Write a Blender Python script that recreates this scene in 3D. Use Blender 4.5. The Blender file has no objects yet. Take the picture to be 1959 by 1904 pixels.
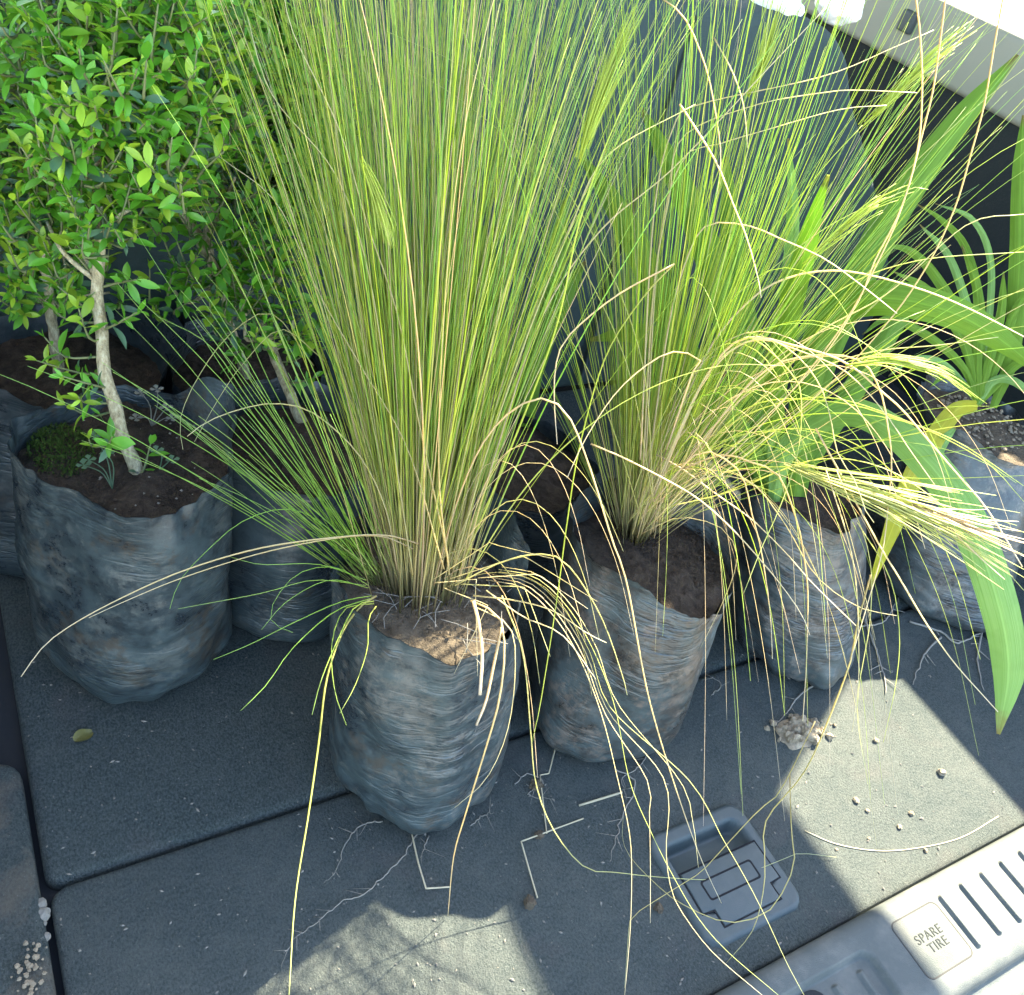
import bpy, bmesh, math, random
import numpy as np
from mathutils import Vector, Matrix, noise

random.seed(7)
rng = np.random.default_rng(11)
scene = bpy.context.scene
col = scene.collection

# ------------------------------------------------------------------ camera
# x runs across the car (to its right side), y towards its front, z up from the cargo floor, metres
F_PX, CX, CY, CAM_H = 1770.0, 979.5, 952.0, 0.78
RIGHT = np.array([0.8659174, -0.45046387, 0.21741516])
DOWN = np.array([-0.16007626, -0.66138057, -0.73276963])
FWD = np.array([0.47388041, 0.59971497, -0.64480952])
CAM = np.array([0, 0, CAM_H])
cam_d = bpy.data.cameras.new('camera')
cam = bpy.data.objects.new('camera', cam_d)
col.objects.link(cam)
m = Matrix.Identity(4)
for i in range(3):
    m[i][0] = RIGHT[i]; m[i][1] = -DOWN[i]; m[i][2] = -FWD[i]; m[i][3] = CAM[i]
cam.matrix_world = m
cam_d.sensor_fit = 'HORIZONTAL'; cam_d.sensor_width = 36.0
cam_d.lens = 36.0 * F_PX / 1959.0
cam_d.clip_start = 0.02; cam_d.clip_end = 1000
scene.camera = cam

# ------------------------------------------------------------------ sky, sun, exposure
SUN_EL, SUN_AZ = math.radians(43), math.radians(65)     # azimuth measured from +y towards +x
world = bpy.data.worlds.new('World'); scene.world = world; world.use_nodes = True
wn = world.node_tree.nodes; wl = world.node_tree.links
sky = wn.new('ShaderNodeTexSky'); sky.sky_type = 'NISHITA'; sky.sun_disc = False
sky.sun_elevation = SUN_EL; sky.sun_rotation = SUN_AZ
sky.air_density = 1.0; sky.dust_density = 1.0; sky.ozone_density = 1.0
bg = wn['Background']; bg.inputs['Strength'].default_value = 0.115
wl.new(sky.outputs[0], bg.inputs[0])
sd = bpy.data.lights.new('sun', 'SUN'); sd.energy = 5.0; sd.angle = math.radians(0.65); sd.color = (1, 0.91, 0.71)
sun = bpy.data.objects.new('sun', sd); col.objects.link(sun)
to_sun = Vector((math.sin(SUN_AZ) * math.cos(SUN_EL), math.cos(SUN_AZ) * math.cos(SUN_EL), math.sin(SUN_EL)))
sun.rotation_euler = to_sun.to_track_quat('Z', 'Y').to_euler()
sun.location = (0.5, 3, 4)
vs = scene.view_settings
vs.view_transform = 'Standard'; vs.look = 'None'; vs.gamma = 1.0; vs.exposure = 3.42
vs.use_curve_mapping = False
scene.cycles.max_bounces = 8; scene.cycles.transmission_bounces = 4; scene.cycles.transparent_max_bounces = 8
scene.cycles.use_denoising = True

# ------------------------------------------------------------------ placing helpers
def ray(px, py):
    d = RIGHT * (px - CX) + DOWN * (py - CY) + FWD * F_PX
    return d / F_PX                                   # unit depth
def at_height(px, py, z=0.0):                         # the point at height z that the pixel shows
    d = ray(px, py); return CAM + d * ((z - CAM_H) / d[2])
def at_depth(px, py, dep): return CAM + ray(px, py) * dep
def floor_depth(px, py):
    d = ray(px, py)
    return (0 - CAM_H) / d[2] if d[2] < -1e-4 else 99.0

def empty(name, loc, label=None, cat=None, group=None):
    o = bpy.data.objects.new(name, None); o.empty_display_size = 0.05
    col.objects.link(o); o.location = loc
    tag(o, label, cat, group); return o
def tag(o, label=None, cat=None, group=None, kind=None):
    if label: o['label'] = label
    if cat: o['category'] = cat
    if group: o['group'] = group
    if kind: o['kind'] = kind
    return o
def mesh(name, V, Fc, smooth=True):
    me = bpy.data.meshes.new(name)
    me.from_pydata([tuple(v) for v in V], [], [tuple(f) for f in Fc])
    if smooth: me.polygons.foreach_set('use_smooth', [True] * len(me.polygons))
    me.update(); return me
def link(name, me, mat=None, parent=None, loc=(0, 0, 0)):
    o = bpy.data.objects.new(name, me); col.objects.link(o)
    if mat is not None and me is not None:
        if not me.materials: me.materials.append(mat)
    if parent is not None: o.parent = parent
    o.location = loc; return o
def nz(v): return v / (np.linalg.norm(v) + 1e-12)
def n3(x, y, z=0.0): return noise.noise(Vector((x, y, z)))
def catmull(P, n):
    P = np.asarray(P, float); k = len(P)
    Q = np.vstack([2 * P[0] - P[1], P, 2 * P[-1] - P[-2]])
    seg = np.linalg.norm(np.diff(P[:, :3], axis=0), axis=1); s = np.concatenate([[0], np.cumsum(seg)])
    out = []
    for t in np.linspace(0, s[-1], n):
        i = min(max(np.searchsorted(s, t, 'right') - 1, 0), k - 2)
        u = (t - s[i]) / max(seg[i], 1e-9)
        a, b, c, d = Q[i], Q[i + 1], Q[i + 2], Q[i + 3]
        out.append(.5 * (2 * b + (c - a) * u + (2 * a - 5 * b + 4 * c - d) * u * u + (3 * b - a - 3 * c + d) * u ** 3))
    return np.array(out)
def tube_data(pts, rad, sides=3):
    pts = np.asarray(pts, float); n = len(pts)
    T = np.gradient(pts, axis=0); T /= np.linalg.norm(T, axis=1)[:, None] + 1e-12
    ref = np.array([0.31, 0.87, 0.12]) if abs(T[0][2]) > .5 else np.array([0.1, .2, 1.0])
    V = []
    for i in range(n):
        a = nz(np.cross(T[i], ref)); b = np.cross(T[i], a); ref = np.cross(a, T[i])
        for k in range(sides):
            w = 2 * math.pi * k / sides
            V.append(pts[i] + rad[i] * (math.cos(w) * a + math.sin(w) * b))
    Fc = []
    for i in range(n - 1):
        for k in range(sides):
            k2 = (k + 1) % sides
            Fc.append((i * sides + k, i * sides + k2, (i + 1) * sides + k2, (i + 1) * sides + k))
    Fc.append(tuple(range(sides))[::-1]); Fc.append(tuple((n - 1) * sides + k for k in range(sides)))
    return np.array(V), Fc
def merge(parts):
    V = []; Fc = []; off = 0
    for v, f in parts:
        V.append(np.asarray(v)); Fc += [tuple(i + off for i in q) for q in f]; off += len(v)
    return np.vstack(V), Fc
def set_tint(me, arr):
    a = me.color_attributes.new('tint', 'FLOAT_COLOR', 'POINT')
    arr = np.asarray(arr, np.float32)
    full = np.ones((len(me.vertices), 4), np.float32); full[:, :arr.shape[1]] = arr
    a.data.foreach_set('color', full.ravel())
def rbox_outline(x0, x1, y0, y1, r, n=5):
    pts = []
    for cx, cy, a0 in ((x1 - r, y1 - r, 0), (x0 + r, y1 - r, 90), (x0 + r, y0 + r, 180), (x1 - r, y0 + r, 270)):
        for k in range(n + 1):
            a = math.radians(a0 + 90 * k / n); pts.append((cx + r * math.cos(a), cy + r * math.sin(a)))
    return pts
def prism(name, outline, z0, z1, bevel=0.0, seg=3, smooth=True):
    bm = bmesh.new()
    vb = [bm.verts.new((x, y, z0)) for x, y in outline]; f = bm.faces.new(vb)
    r = bmesh.ops.extrude_face_region(bm, geom=[f])
    vt = [v for v in r['geom'] if isinstance(v, bmesh.types.BMVert)]
    for v in vt: v.co.z = z1
    bmesh.ops.recalc_face_normals(bm, faces=bm.faces)
    if bevel:
        top = [e for e in bm.edges if all(abs(v.co.z - max(z0, z1)) < 1e-7 for v in e.verts) and len(e.link_faces) == 2]
        bmesh.ops.bevel(bm, geom=top, offset=bevel, segments=seg, affect='EDGES', profile=.5)
    me = bpy.data.meshes.new(name); bm.to_mesh(me); bm.free()
    if smooth:
        me.polygons.foreach_set('use_smooth', [True] * len(me.polygons))
        me.set_sharp_from_angle(angle=math.radians(35))
    return me
def boxmesh(name, x0, x1, y0, y1, z0, z1, bevel=0.0, seg=3):
    bm = bmesh.new(); bmesh.ops.create_cube(bm, size=1)
    for v in bm.verts:
        v.co = Vector((x0 if v.co.x < 0 else x1, y0 if v.co.y < 0 else y1, z0 if v.co.z < 0 else z1))
    if bevel: bmesh.ops.bevel(bm, geom=list(bm.edges), offset=bevel, segments=seg, affect='EDGES', profile=.5)
    me = bpy.data.meshes.new(name); bm.to_mesh(me); bm.free()
    if bevel:
        me.polygons.foreach_set('use_smooth', [True] * len(me.polygons)); me.set_sharp_from_angle(angle=math.radians(40))
    return me

# ------------------------------------------------------------------ materials
class NT:
    def __init__(s, name):
        s.m = bpy.data.materials.new(name); s.m.use_nodes = True
        s.n = s.m.node_tree.nodes; s.l = s.m.node_tree.links
        s.b = s.n['Principled BSDF']; s.out = s.n['Material Output']
    def new(s, t, **k):
        q = s.n.new(t)
        for a, v in k.items(): setattr(q, a, v)
        return q
    def set(s, q, i, v):
        if hasattr(v, 'links') or isinstance(v, bpy.types.NodeSocket): s.l.new(v, q.inputs[i])
        else: q.inputs[i].default_value = v
    def coord(s, kind='Object', scale=(1, 1, 1)):
        tc = s.new('ShaderNodeTexCoord'); mp = s.new('ShaderNodeMapping')
        s.l.new(tc.outputs[kind], mp.inputs[0]); mp.inputs['Scale'].default_value = scale
        return mp.outputs[0]
    def geo(s, scale=(1, 1, 1)):
        g = s.new('ShaderNodeNewGeometry'); mp = s.new('ShaderNodeMapping')
        s.l.new(g.outputs['Position'], mp.inputs[0]); mp.inputs['Scale'].default_value = scale
        return mp.outputs[0]
    def noise(s, vec, scale, detail=4, rough=.55, dist=0):
        q = s.new('ShaderNodeTexNoise'); s.l.new(vec, q.inputs['Vector'])
        q.inputs['Scale'].default_value = scale; q.inputs['Detail'].default_value = detail
        q.inputs['Roughness'].default_value = rough; q.inputs['Distortion'].default_value = dist
        return q.outputs['Fac']
    def ramp(s, fac, stops, interp='LINEAR'):
        q = s.new('ShaderNodeValToRGB'); s.l.new(fac, q.inputs[0]); cr = q.color_ramp; cr.interpolation = interp
        while len(cr.elements) < len(stops): cr.elements.new(.5)
        for e, (p, c) in zip(cr.elements, stops):
            e.position = p; e.color = (*c, 1) if not isinstance(c, (int, float)) else (c, c, c, 1)
        return q.outputs[0]
    def mix(s, fac, a, b, blend='MIX'):
        q = s.new('ShaderNodeMix', data_type='RGBA', blend_type=blend)
        for i, v in ((0, fac), (6, a), (7, b)):
            if isinstance(v, bpy.types.NodeSocket): s.l.new(v, q.inputs[i])
            elif isinstance(v, (int, float)): q.inputs[i].default_value = v if i == 0 else (v, v, v, 1)
            else: q.inputs[i].default_value = (*v, 1)
        return q.outputs[2]
    def math(s, op, a, b=0.0):
        q = s.new('ShaderNodeMath', operation=op)
        for i, v in ((0, a), (1, b)):
            if isinstance(v, bpy.types.NodeSocket): s.l.new(v, q.inputs[i])
            else: q.inputs[i].default_value = v
        return q.outputs[0]
    def bump(s, h, strength, dist, nrm=None):
        q = s.new('ShaderNodeBump'); s.l.new(h, q.inputs['Height'])
        q.inputs['Strength'].default_value = strength; q.inputs['Distance'].default_value = dist
        if nrm is not None: s.l.new(nrm, q.inputs['Normal'])
        return q.outputs[0]
    def done(s, color, rough=.6, normal=None, spec=.5, transl=None, transl_col=None):
        b = s.b
        for i, v in (('Base Color', color), ('Roughness', rough)):
            if isinstance(v, bpy.types.NodeSocket): s.l.new(v, b.inputs[i])
            elif isinstance(v, (int, float)): b.inputs[i].default_value = v
            else: b.inputs[i].default_value = (*v, 1)
        b.inputs['Specular IOR Level'].default_value = spec
        if normal is not None: s.l.new(normal, b.inputs['Normal'])
        if transl:
            t = s.new('ShaderNodeBsdfTranslucent'); mx = s.new('ShaderNodeMixShader'); mx.inputs[0].default_value = transl
            c = transl_col if transl_col is not None else color
            if isinstance(c, bpy.types.NodeSocket): s.l.new(c, t.inputs[0])
            else: t.inputs[0].default_value = (*c, 1)
            s.l.new(b.outputs[0], mx.inputs[1]); s.l.new(t.outputs[0], mx.inputs[2]); s.l.new(mx.outputs[0], s.out.inputs[0])
        return s.m

def mat_carpet(name, dust=0.5, tint=(1, 1, 1), stain=False):
    t = NT(name); g = t.geo()
    fib = t.noise(t.geo((1, 2.2, 1)), 900, 2, .7)
    fib2 = t.noise(t.geo((1.5, 1, 1)), 360, 3, .7)
    big = t.noise(g, 9, 5, .6); mid = t.noise(g, 60, 5, .65)
    c = t.ramp(fib2, [(.36, (.025, .038, .039)), (.64, (.090, .108, .100))])
    d = t.math('MULTIPLY', t.ramp(t.math('MULTIPLY', big, mid), [(.12, .25), (.42, 1.0)]), t.ramp(fib, [(.35, .15 * dust), (.62, dust * .8)]))
    c = t.mix(d, c, (.165, .170, .145))
    red = t.ramp(t.noise(g, 14, 3, .5, .6), [(.58, 0.0), (.75, .22)])
    c = t.mix(red, c, (.15, .115, .105))
    if stain:
        sp = t.noise(t.geo((1.0, .8, 1)), 16, 5, .6, .7)
        c = t.mix(t.ramp(sp, [(.50, 0.0), (.66, .7)]), c, (.22, .175, .125))
        c = t.mix(t.ramp(t.noise(g, 120, 4, .7), [(.64, 0.0), (.72, .7)]), c, (.30, .28, .24))
    speck = t.ramp(t.noise(g, 520, 2, .5), [(.70, 0.0), (.78, .55)])
    c = t.mix(speck, c, (.36, .36, .33))
    h = t.math('ADD', fib, t.math('MULTIPLY', fib2, 1.2))
    return t.done(c, .95, t.bump(h, 1.0, .0034), .15)

def mat_plastic(name, base, rough=.42, grain=1500, strength=.35, dirt=.25, spec=.5):
    t = NT(name); g = t.geo()
    v = t.new('ShaderNodeTexVoronoi'); t.l.new(g, v.inputs['Vector']); v.inputs['Scale'].default_value = grain
    dn = t.noise(g, 25, 6, .65)
    c = t.mix(t.ramp(dn, [(.45, 0.0), (.75, dirt)]), base, (.27, .25, .21))
    r = t.ramp(dn, [(.3, rough), (.7, min(1, rough + .22))])
    return t.done(c, r, t.bump(v.outputs['Distance'], strength, .0004), spec)

def mat_bag(name, seed, mud=(.20, .185, .155), amount=.5, base=(.016, .022, .026)):
    t = NT(name); o = t.coord('Object')
    def mp(sc):
        q = t.new('ShaderNodeMapping'); t.l.new(o, q.inputs[0]); q.inputs['Location'].default_value = (seed * 3.1, seed * 1.7, seed * .9); q.inputs['Scale'].default_value = sc
        return q.outputs[0]
    iso, flat, flat2 = mp((1, 1, 1)), mp((1, 1, 1.25)), mp((1, 1, 7))
    big = t.noise(iso, 12, 8, .68, .2); med = t.noise(flat, 55, 9, .8, .1); fine = t.noise(iso, 240, 4, .7)
    w = t.math('ADD', t.math('MULTIPLY', big, .55), t.math('MULTIPLY', med, .45))
    film = t.ramp(w, [(.42, 0.0), (.50, amount * .55), (.60, amount)])          # dried grey dust film
    c = t.mix(film, base, (.056, .080, .082))
    tan = t.ramp(t.math('ADD', t.math('MULTIPLY', t.noise(mp((1.3, 1.3, 1.0)), 14, 9, .75, .1), .6), t.math('MULTIPLY', t.noise(iso, 110, 6, .8), .4)), [(.51, 0.0), (.58, amount * .6)])
    c = t.mix(tan, c, mud)
    brown = t.ramp(t.math('ADD', t.math('MULTIPLY', t.noise(mp((1, 1, .9)), 15, 8, .7, .1), .7), t.math('MULTIPLY', t.noise(iso, 90, 6, .8), .3)), [(.54, 0.0), (.60, .75 * amount)])
    c = t.mix(brown, c, (.055, .040, .025))
    bare = t.ramp(t.math('ADD', t.math('MULTIPLY', t.noise(mp((.9, 1.1, 1.2)), 16, 9, .74, .1), .6), t.math('MULTIPLY', t.noise(mp((1, 1, 1.8)), 80, 8, .85), .4)), [(.52, 0.0), (.58, .75)])   # rubbed off: black film shows
    c = t.mix(bare, c, base)
    fleck = t.ramp(fine, [(.70, 0.0), (.76, .5)])
    c = t.mix(fleck, c, (.22, .21, .19))
    # a few sharp creases, level with the ground, only here and there
    n1 = t.math('ABSOLUTE', t.math('SUBTRACT', t.noise(flat2, 15, 2, .5, .3), .5)); n2 = t.math('ABSOLUTE', t.math('SUBTRACT', t.noise(mp((1, 1, 4)), 45, 2, .5, .2), .5))
    mask = t.ramp(t.noise(mp((1, 1, 1.5)), 9, 2, .5), [(.42, 0.0), (.62, 1.0)])
    crease = t.math('MULTIPLY', mask, t.math('ADD', t.ramp(n1, [(0, 0.0), (.07, 1.0)]), t.math('MULTIPLY', t.ramp(n2, [(0, 0.0), (.12, 1.0)]), .35)))
    h = t.math('ADD', crease, t.math('MULTIPLY', med, .3))
    r = t.mix(t.math('MAXIMUM', film, tan), .26, .50)
    return t.done(c, r, t.bump(h, .5, .0017), .5)

def mat_soil(name, c0=(.020, .015, .011), c1=(.085, .062, .042)):
    t = NT(name); o = t.geo()
    a = t.noise(o, 90, 8, .7, .4); b = t.noise(o, 420, 4, .7)
    c = t.ramp(a, [(.3, c0), (.72, c1)])
    c = t.mix(t.ramp(b, [(.66, 0.0), (.76, .55)]), c, (.20, .165, .12))
    h = t.math('ADD', a, t.math('MULTIPLY', b, .5))
    return t.done(c, .95, t.bump(h, 1.0, .006), .2)

def mat_blade(name, straw=0.0, vivid=0.0):
    t = NT(name); at = t.new('ShaderNodeAttribute', attribute_name='tint')
    sp = t.new('ShaderNodeSeparateColor'); t.l.new(at.outputs['Color'], sp.inputs[0])
    T, R, K = sp.outputs[0], sp.outputs[1], sp.outputs[2]
    green = t.ramp(T, [(0, (.28, .21, .11)), (.07, (.60, .48, .22)), (.22, (.48, .50, .08)), (.5, (.41, .50, .04)), (1, (.52, .61, .12))])
    cool = t.ramp(T, [(0, (.24, .20, .10)), (.08, (.44, .42, .16)), (.3, (.23, .42, .045)), (1, (.33, .56, .15))])
    dry = t.ramp(T, [(0, (.30, .22, .13)), (.3, (.62, .50, .28)), (.75, (.68, .56, .33)), (1, (.66, .60, .47))])
    c = t.mix(t.ramp(R, [(.15, 1.0), (.75, 0.0)]), green, cool)
    c = t.mix(K, c, dry)
    c2 = t.mix(.35, c, t.mix(K, (.52, .66, .03), (.80, .52, .16)))
    return t.done(c, .42, None, .35, .48, c2)

def mat_leaf(name, cols, tr=.3, rough=.4, trc=(.25, .5, .05), attr=False):
    t = NT(name)
    if attr:
        at = t.new('ShaderNodeAttribute', attribute_name='tint'); sp = t.new('ShaderNodeSeparateColor'); t.l.new(at.outputs['Color'], sp.inputs[0])
        rnd, age = sp.outputs[1], sp.outputs[0]
        c = t.ramp(age, [(0, cols[0]), (.5, cols[1]), (1, cols[2])])
    else:
        oi = t.new('ShaderNodeObjectInfo'); rnd = oi.outputs['Random']
        c = t.ramp(rnd, [(0, cols[0]), (1, cols[1])])
    g = t.geo(); nz_ = t.noise(g, 160, 3, .6)
    c = t.mix(t.math('MULTIPLY', nz_, .35), c, t.mix(.5, c, (.02, .05, .01)))
    hs = t.new('ShaderNodeHueSaturation'); t.l.new(c, hs.inputs['Color'])
    t.l.new(t.math('ADD', t.math('MULTIPLY', rnd, .6), .7), hs.inputs['Value'])
    c = hs.outputs[0]
    return t.done(c, rough, t.bump(nz_, .25, .001), .5, tr, t.mix(.4, c, trc))

def mat_strap(name, base, back, tr=.35):
    t = NT(name); uv = t.new('ShaderNodeAttribute', attribute_name='tint')
    sp = t.new('ShaderNodeSeparateColor'); t.l.new(uv.outputs['Color'], sp.inputs[0])
    across, along = sp.outputs[0], sp.outputs[1]
    cb = t.new('ShaderNodeCombineXYZ'); t.l.new(t.math('MULTIPLY', across, 26), cb.inputs[0]); t.l.new(t.math('MULTIPLY', along, 1.5), cb.inputs[1])
    vein = t.noise(cb.outputs[0], 1.6, 3, .6)
    blot = t.noise(t.geo(), 45, 4, .6)
    c = t.mix(t.ramp(vein, [(.38, 0.0), (.62, .85)]), base, back)
    c = t.mix(t.ramp(blot, [(.5, 0.0), (.8, .35)]), c, tuple(.6 * x for x in base))
    mid = t.ramp(t.math('ABSOLUTE', t.math('SUBTRACT', across, .5)), [(0, .55), (.05, 0.0)])
    c = t.mix(mid, c, tuple(min(1, 1.4 * x) for x in back))
    c = t.mix(t.ramp(t.math('ADD', along, t.math('MULTIPLY', blot, .08)), [(.96, 0.0), (1.0, .9)]), c, (.22, .14, .05))
    return t.done(c, .45, t.bump(vein, .5, .0014), .3, tr, t.mix(.4, c, (.38, .60, .04)))

def mat_bark(name):
    t = NT(name); o = t.geo()
    a = t.noise(t.geo((1, 1, .4)), 260, 6, .7); b = t.noise(o, 600, 3, .6)
    c = t.ramp(a, [(.3, (.17, .14, .075)), (.5, (.40, .35, .21)), (.7, (.60, .56, .38))])
    return t.done(c, .85, t.bump(t.math('ADD', a, b), .8, .003), .25)
def mat_plain(name, c, rough=.7, var=.3, scale=60, spec=.4, tr=None):
    t = NT(name); g = t.geo(); a = t.noise(g, scale, 5, .65)
    cc = t.mix(t.math('MULTIPLY', a, var * 2), tuple(min(1, x * 1.15) for x in c), tuple(x * (1 - var) for x in c))
    return t.done(cc, rough, t.bump(a, .4, .002), spec, tr)

M_CARPET = mat_carpet('felt_carpet', .5)
M_CARPET2 = mat_carpet('felt_carpet_near', .95)  # extra pale dust puts sunlit brightness into the near panel's colour
M_STAIN = mat_carpet('stained_tray', .7, stain=True)
M_UNDER = mat_plain('dark_underlay', (.012, .013, .014), .95)
M_PL_DARK = mat_plastic('charcoal_plastic', (.032, .046, .046), .5, 1400, .3, .15)
M_PL_GREY = mat_plastic('grey_sill_plastic', (.072, .080, .074), .55, 1300, .5, .3, .18)
M_LETTER = mat_plain('letter_plastic', (.026, .029, .027), .75, .05, 30, .08)  # same plastic darkened: shade of the letter relief put into the colour
M_WALL = mat_plain('black_side_lining', (.014, .018, .017), .9, .3, 200, .2)
M_CREAM = mat_plastic('cream_trim', (.21, .22, .17), .5, 900, .25, .25)
M_SEAT = mat_plain('charcoal_seat_cloth', (.034, .054, .050), .9, .25, 300)
M_PAINT = mat_plain('body_paint', (.55, .55, .54), .35, .05, 20)
M_SOIL = mat_soil('dark_soil'); M_SOIL_DRY = mat_soil('dry_soil', (.055, .042, .028), (.17, .135, .09))
M_CLOD = mat_soil('pale_soil_clod', (.20, .155, .10), (.46, .38, .26))
M_MOSS = mat_plain('moss', (.05, .085, .016), .95, .5, 200, .1)
M_BLADE = mat_blade('grass_blade')
M_BARK = mat_bark('pale_bark')
M_TWIG = mat_plain('green_twig', (.13, .15, .06), .7)
YOUNG = ((.16, .40, .02), (.30, .48, .03)); MIDC = ((.055, .24, .015), (.11, .33, .02)); OLD = ((.05, .13, .06), (.09, .18, .10))
M_LEAF = [mat_leaf('old_leaf', OLD, .15, .32), mat_leaf('green_leaf', MIDC, .3, .4), mat_leaf('young_leaf', YOUNG, .45, .45)]
M_LEAF_ATTR = mat_leaf('crown_leaf', (OLD[1], MIDC[1], YOUNG[1]), .3, .4, attr=True)
M_ROOT = mat_plain('dry_root', (.22, .20, .16), .9, .4, 300)
M_DRY = mat_plain('dry_straw', (.42, .36, .23), .6, .3, 200, .4, .15)
M_CRUMB = mat_plain('pale_crumb', (.17, .155, .125), .9, .3, 400)

# ------------------------------------------------------------------ the setting
FLOOR_SLAB = link('cargo_floor', boxmesh('cargo_floor', -.40, 1.46, .10, 2.2, -.09, -.016), M_UNDER)
tag(FLOOR_SLAB, kind='structure', label='charcoal felt floor of the car boot under the potted plants')
def panel(name, x0, x1, y0, y1, z1, mat, r=.012, bevel=.006):
    me = prism(name, rbox_outline(x0, x1, y0, y1, r), -.014, z1, bevel, 4)
    return link(name, me, mat, FLOOR_SLAB)
panel('floor_panel', -.022, 1.083, .4030, .93, .0005, M_CARPET, .012, .008)
# the near panel has a cut-out for the latch plate: built as a grid frame round it
def panel_with_hole(name, o, hole, mat):
    bm = bmesh.new()
    def loop(pts, z): return [bm.verts.new((x, y, z)) for x, y in pts]
    def inset(k): return rbox_outline(o[0] + k, o[1] - k, o[2] + k, o[3] - k, .014 - k * .5)
    L = [loop(inset(0), -.014), loop(inset(0), -.005), loop(inset(.0012), -.0022), loop(inset(.0035), -.0006), loop(inset(.007), 0)]
    for a, b in zip(L, L[1:]):
        for i in range(len(a)): bm.faces.new((a[i], a[(i + 1) % len(a)], b[(i + 1) % len(b)], b[i]))
    h1 = loop(hole, 0); h0 = loop(hole, -.014)
    for i in range(len(h1)): bm.faces.new((h1[i], h1[(i + 1) % len(h1)], h0[(i + 1) % len(h0)], h0[i]))
    eds = []
    for lp in (L[-1], h1):
        for i in range(len(lp)): eds.append(bm.edges.get((lp[i], lp[(i + 1) % len(lp)])))
    bmesh.ops.triangle_fill(bm, use_beauty=True, edges=eds)
    bmesh.ops.recalc_face_normals(bm, faces=bm.faces)
    me = bpy.data.meshes.new(name); bm.to_mesh(me); bm.free()
    me.polygons.foreach_set('use_smooth', [True] * len(me.polygons)); me.set_sharp_from_angle(angle=math.radians(40))
    return link(name, me, mat, FLOOR_SLAB)
panel_with_hole('floor_panel', (-.021, 1.083, .1165, .3995), rbox_outline(.4735, .5885, .1445, .2565, .015, 6), M_CARPET2)
panel('side_tray', -.30, -.0265, .24, .525, .008, M_STAIN, .02, .008)
panel('side_tray', 1.094, 1.40, .12, .93, .004, M_CARPET, .02, .006)
panel('side_tray', -.30, -.0265, .105, .236, .004, M_CARPET, .015, .006)

ground = link('ground', mesh('ground', [(-150, -150, -.62), (150, -150, -.62), (150, 150, -.62), (-150, 150, -.62)], [(0, 1, 2, 3)]),
              mat_plain('dusty_ground', (.26, .24, .20), .95, .3, 3))
tag(ground, kind='structure')

def wall(name, x0, x1):
    w = link(name, boxmesh(name, x0, x1, .10, 2.2, -.55, .452, .006), M_WALL); tag(w, kind='structure')
    s = -1 if x0 < 0 else 1
    inner = x1 if s < 0 else x0
    a, b = sorted((inner - s * .012, inner + s * .05))
    link('upper_trim', boxmesh('upper_trim', a, b, .80, 2.2, .446, .556, .012, 4), M_CREAM, w)
    a, b = sorted((inner + s * .004, inner + s * .06))
    link('quarter_trim', boxmesh('quarter_trim', a, b, .10, .645, .449, .578, .008), M_WALL, w)
    link('pillar', boxmesh('pillar', a, b, .65, .79, .40, .894, .008), M_CREAM, w)
    link('pillar', boxmesh('pillar', a, b, 1.30, 1.40, .555, .894, .012), M_CREAM, w)
    link('side_rail', boxmesh('side_rail', a, b, .20, 2.3, .892, 1.185, .008), M_PAINT, w)     # gutter rail over the windows
    link('sun_block_panel', boxmesh('sun_block_panel', a, b, .792, 1.298, .625, .890, .006), M_CREAM, w)  # added unseen panel that blocks stray sun through this window
    link('rear_pillar', boxmesh('rear_pillar', a, b, .10, .19, .45, 1.185, .008), M_PAINT, w)
    return w
WL = wall('side_wall_left', -.46, -.41)
WR = wall('side_wall_right', 1.455, 1.505)
# small dark clothes hook on the right trim
hk = at_height(1745, 62, .51)
tr_ = link('trim_hook', boxmesh('trim_hook', 1.432, 1.446, 1.145, 1.175, .492, .525, .004), M_PL_DARK, WR)
roof = link('car_roof', boxmesh('car_roof', -.40, 1.45, .82, 2.3, 1.14, 1.18, .008), M_PAINT); tag(roof, kind='structure')

# ------------------------------------------------------------------ rear seat
seat = empty('rear_seat', (.5, .92, 0), 'charcoal cloth rear seat seen from behind, at the upper right', 'car seat')
ol = [(-.92, 0), (.93, 0), (.915, .13), (.875, .20), (.795, .285), (.70, .375), (.61, .455), (.565, .51), (.52, .54), (.46, .555), (-.92, .56)]
bm = bmesh.new()
vb = [bm.verts.new((x, 0, z)) for x, z in ol]; f = bm.faces.new(vb)
r = bmesh.ops.extrude_face_region(bm, geom=[f])
for v in r['geom']:
    if isinstance(v, bmesh.types.BMVert): v.co.y = .11
for v in bm.verts: v.co.y -= .02 * (v.co.z - .3)
bmesh.ops.recalc_face_normals(bm, faces=bm.faces)
bmesh.ops.bevel(bm, geom=list(bm.edges), offset=.016, segments=4, affect='EDGES', profile=.5)
me = bpy.data.meshes.new('backrest'); bm.to_mesh(me); bm.free()
me.polygons.foreach_set('use_smooth', [True] * len(me.polygons)); me.set_sharp_from_angle(angle=math.radians(50))
link('backrest', me, M_SEAT, seat)
link('anchor_cover', boxmesh('anchor_cover', .40, .50, -.012, .004, .17, .24, .005), M_PL_DARK, seat)
link('anchor_cover', boxmesh('anchor_cover', -.30, -.20, -.012, .004, .17, .24, .005), M_PL_DARK, seat)
link('seam', boxmesh('seam', .28, .286, -.010, .0, .02, .545, .002), M_PL_DARK, seat)

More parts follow.
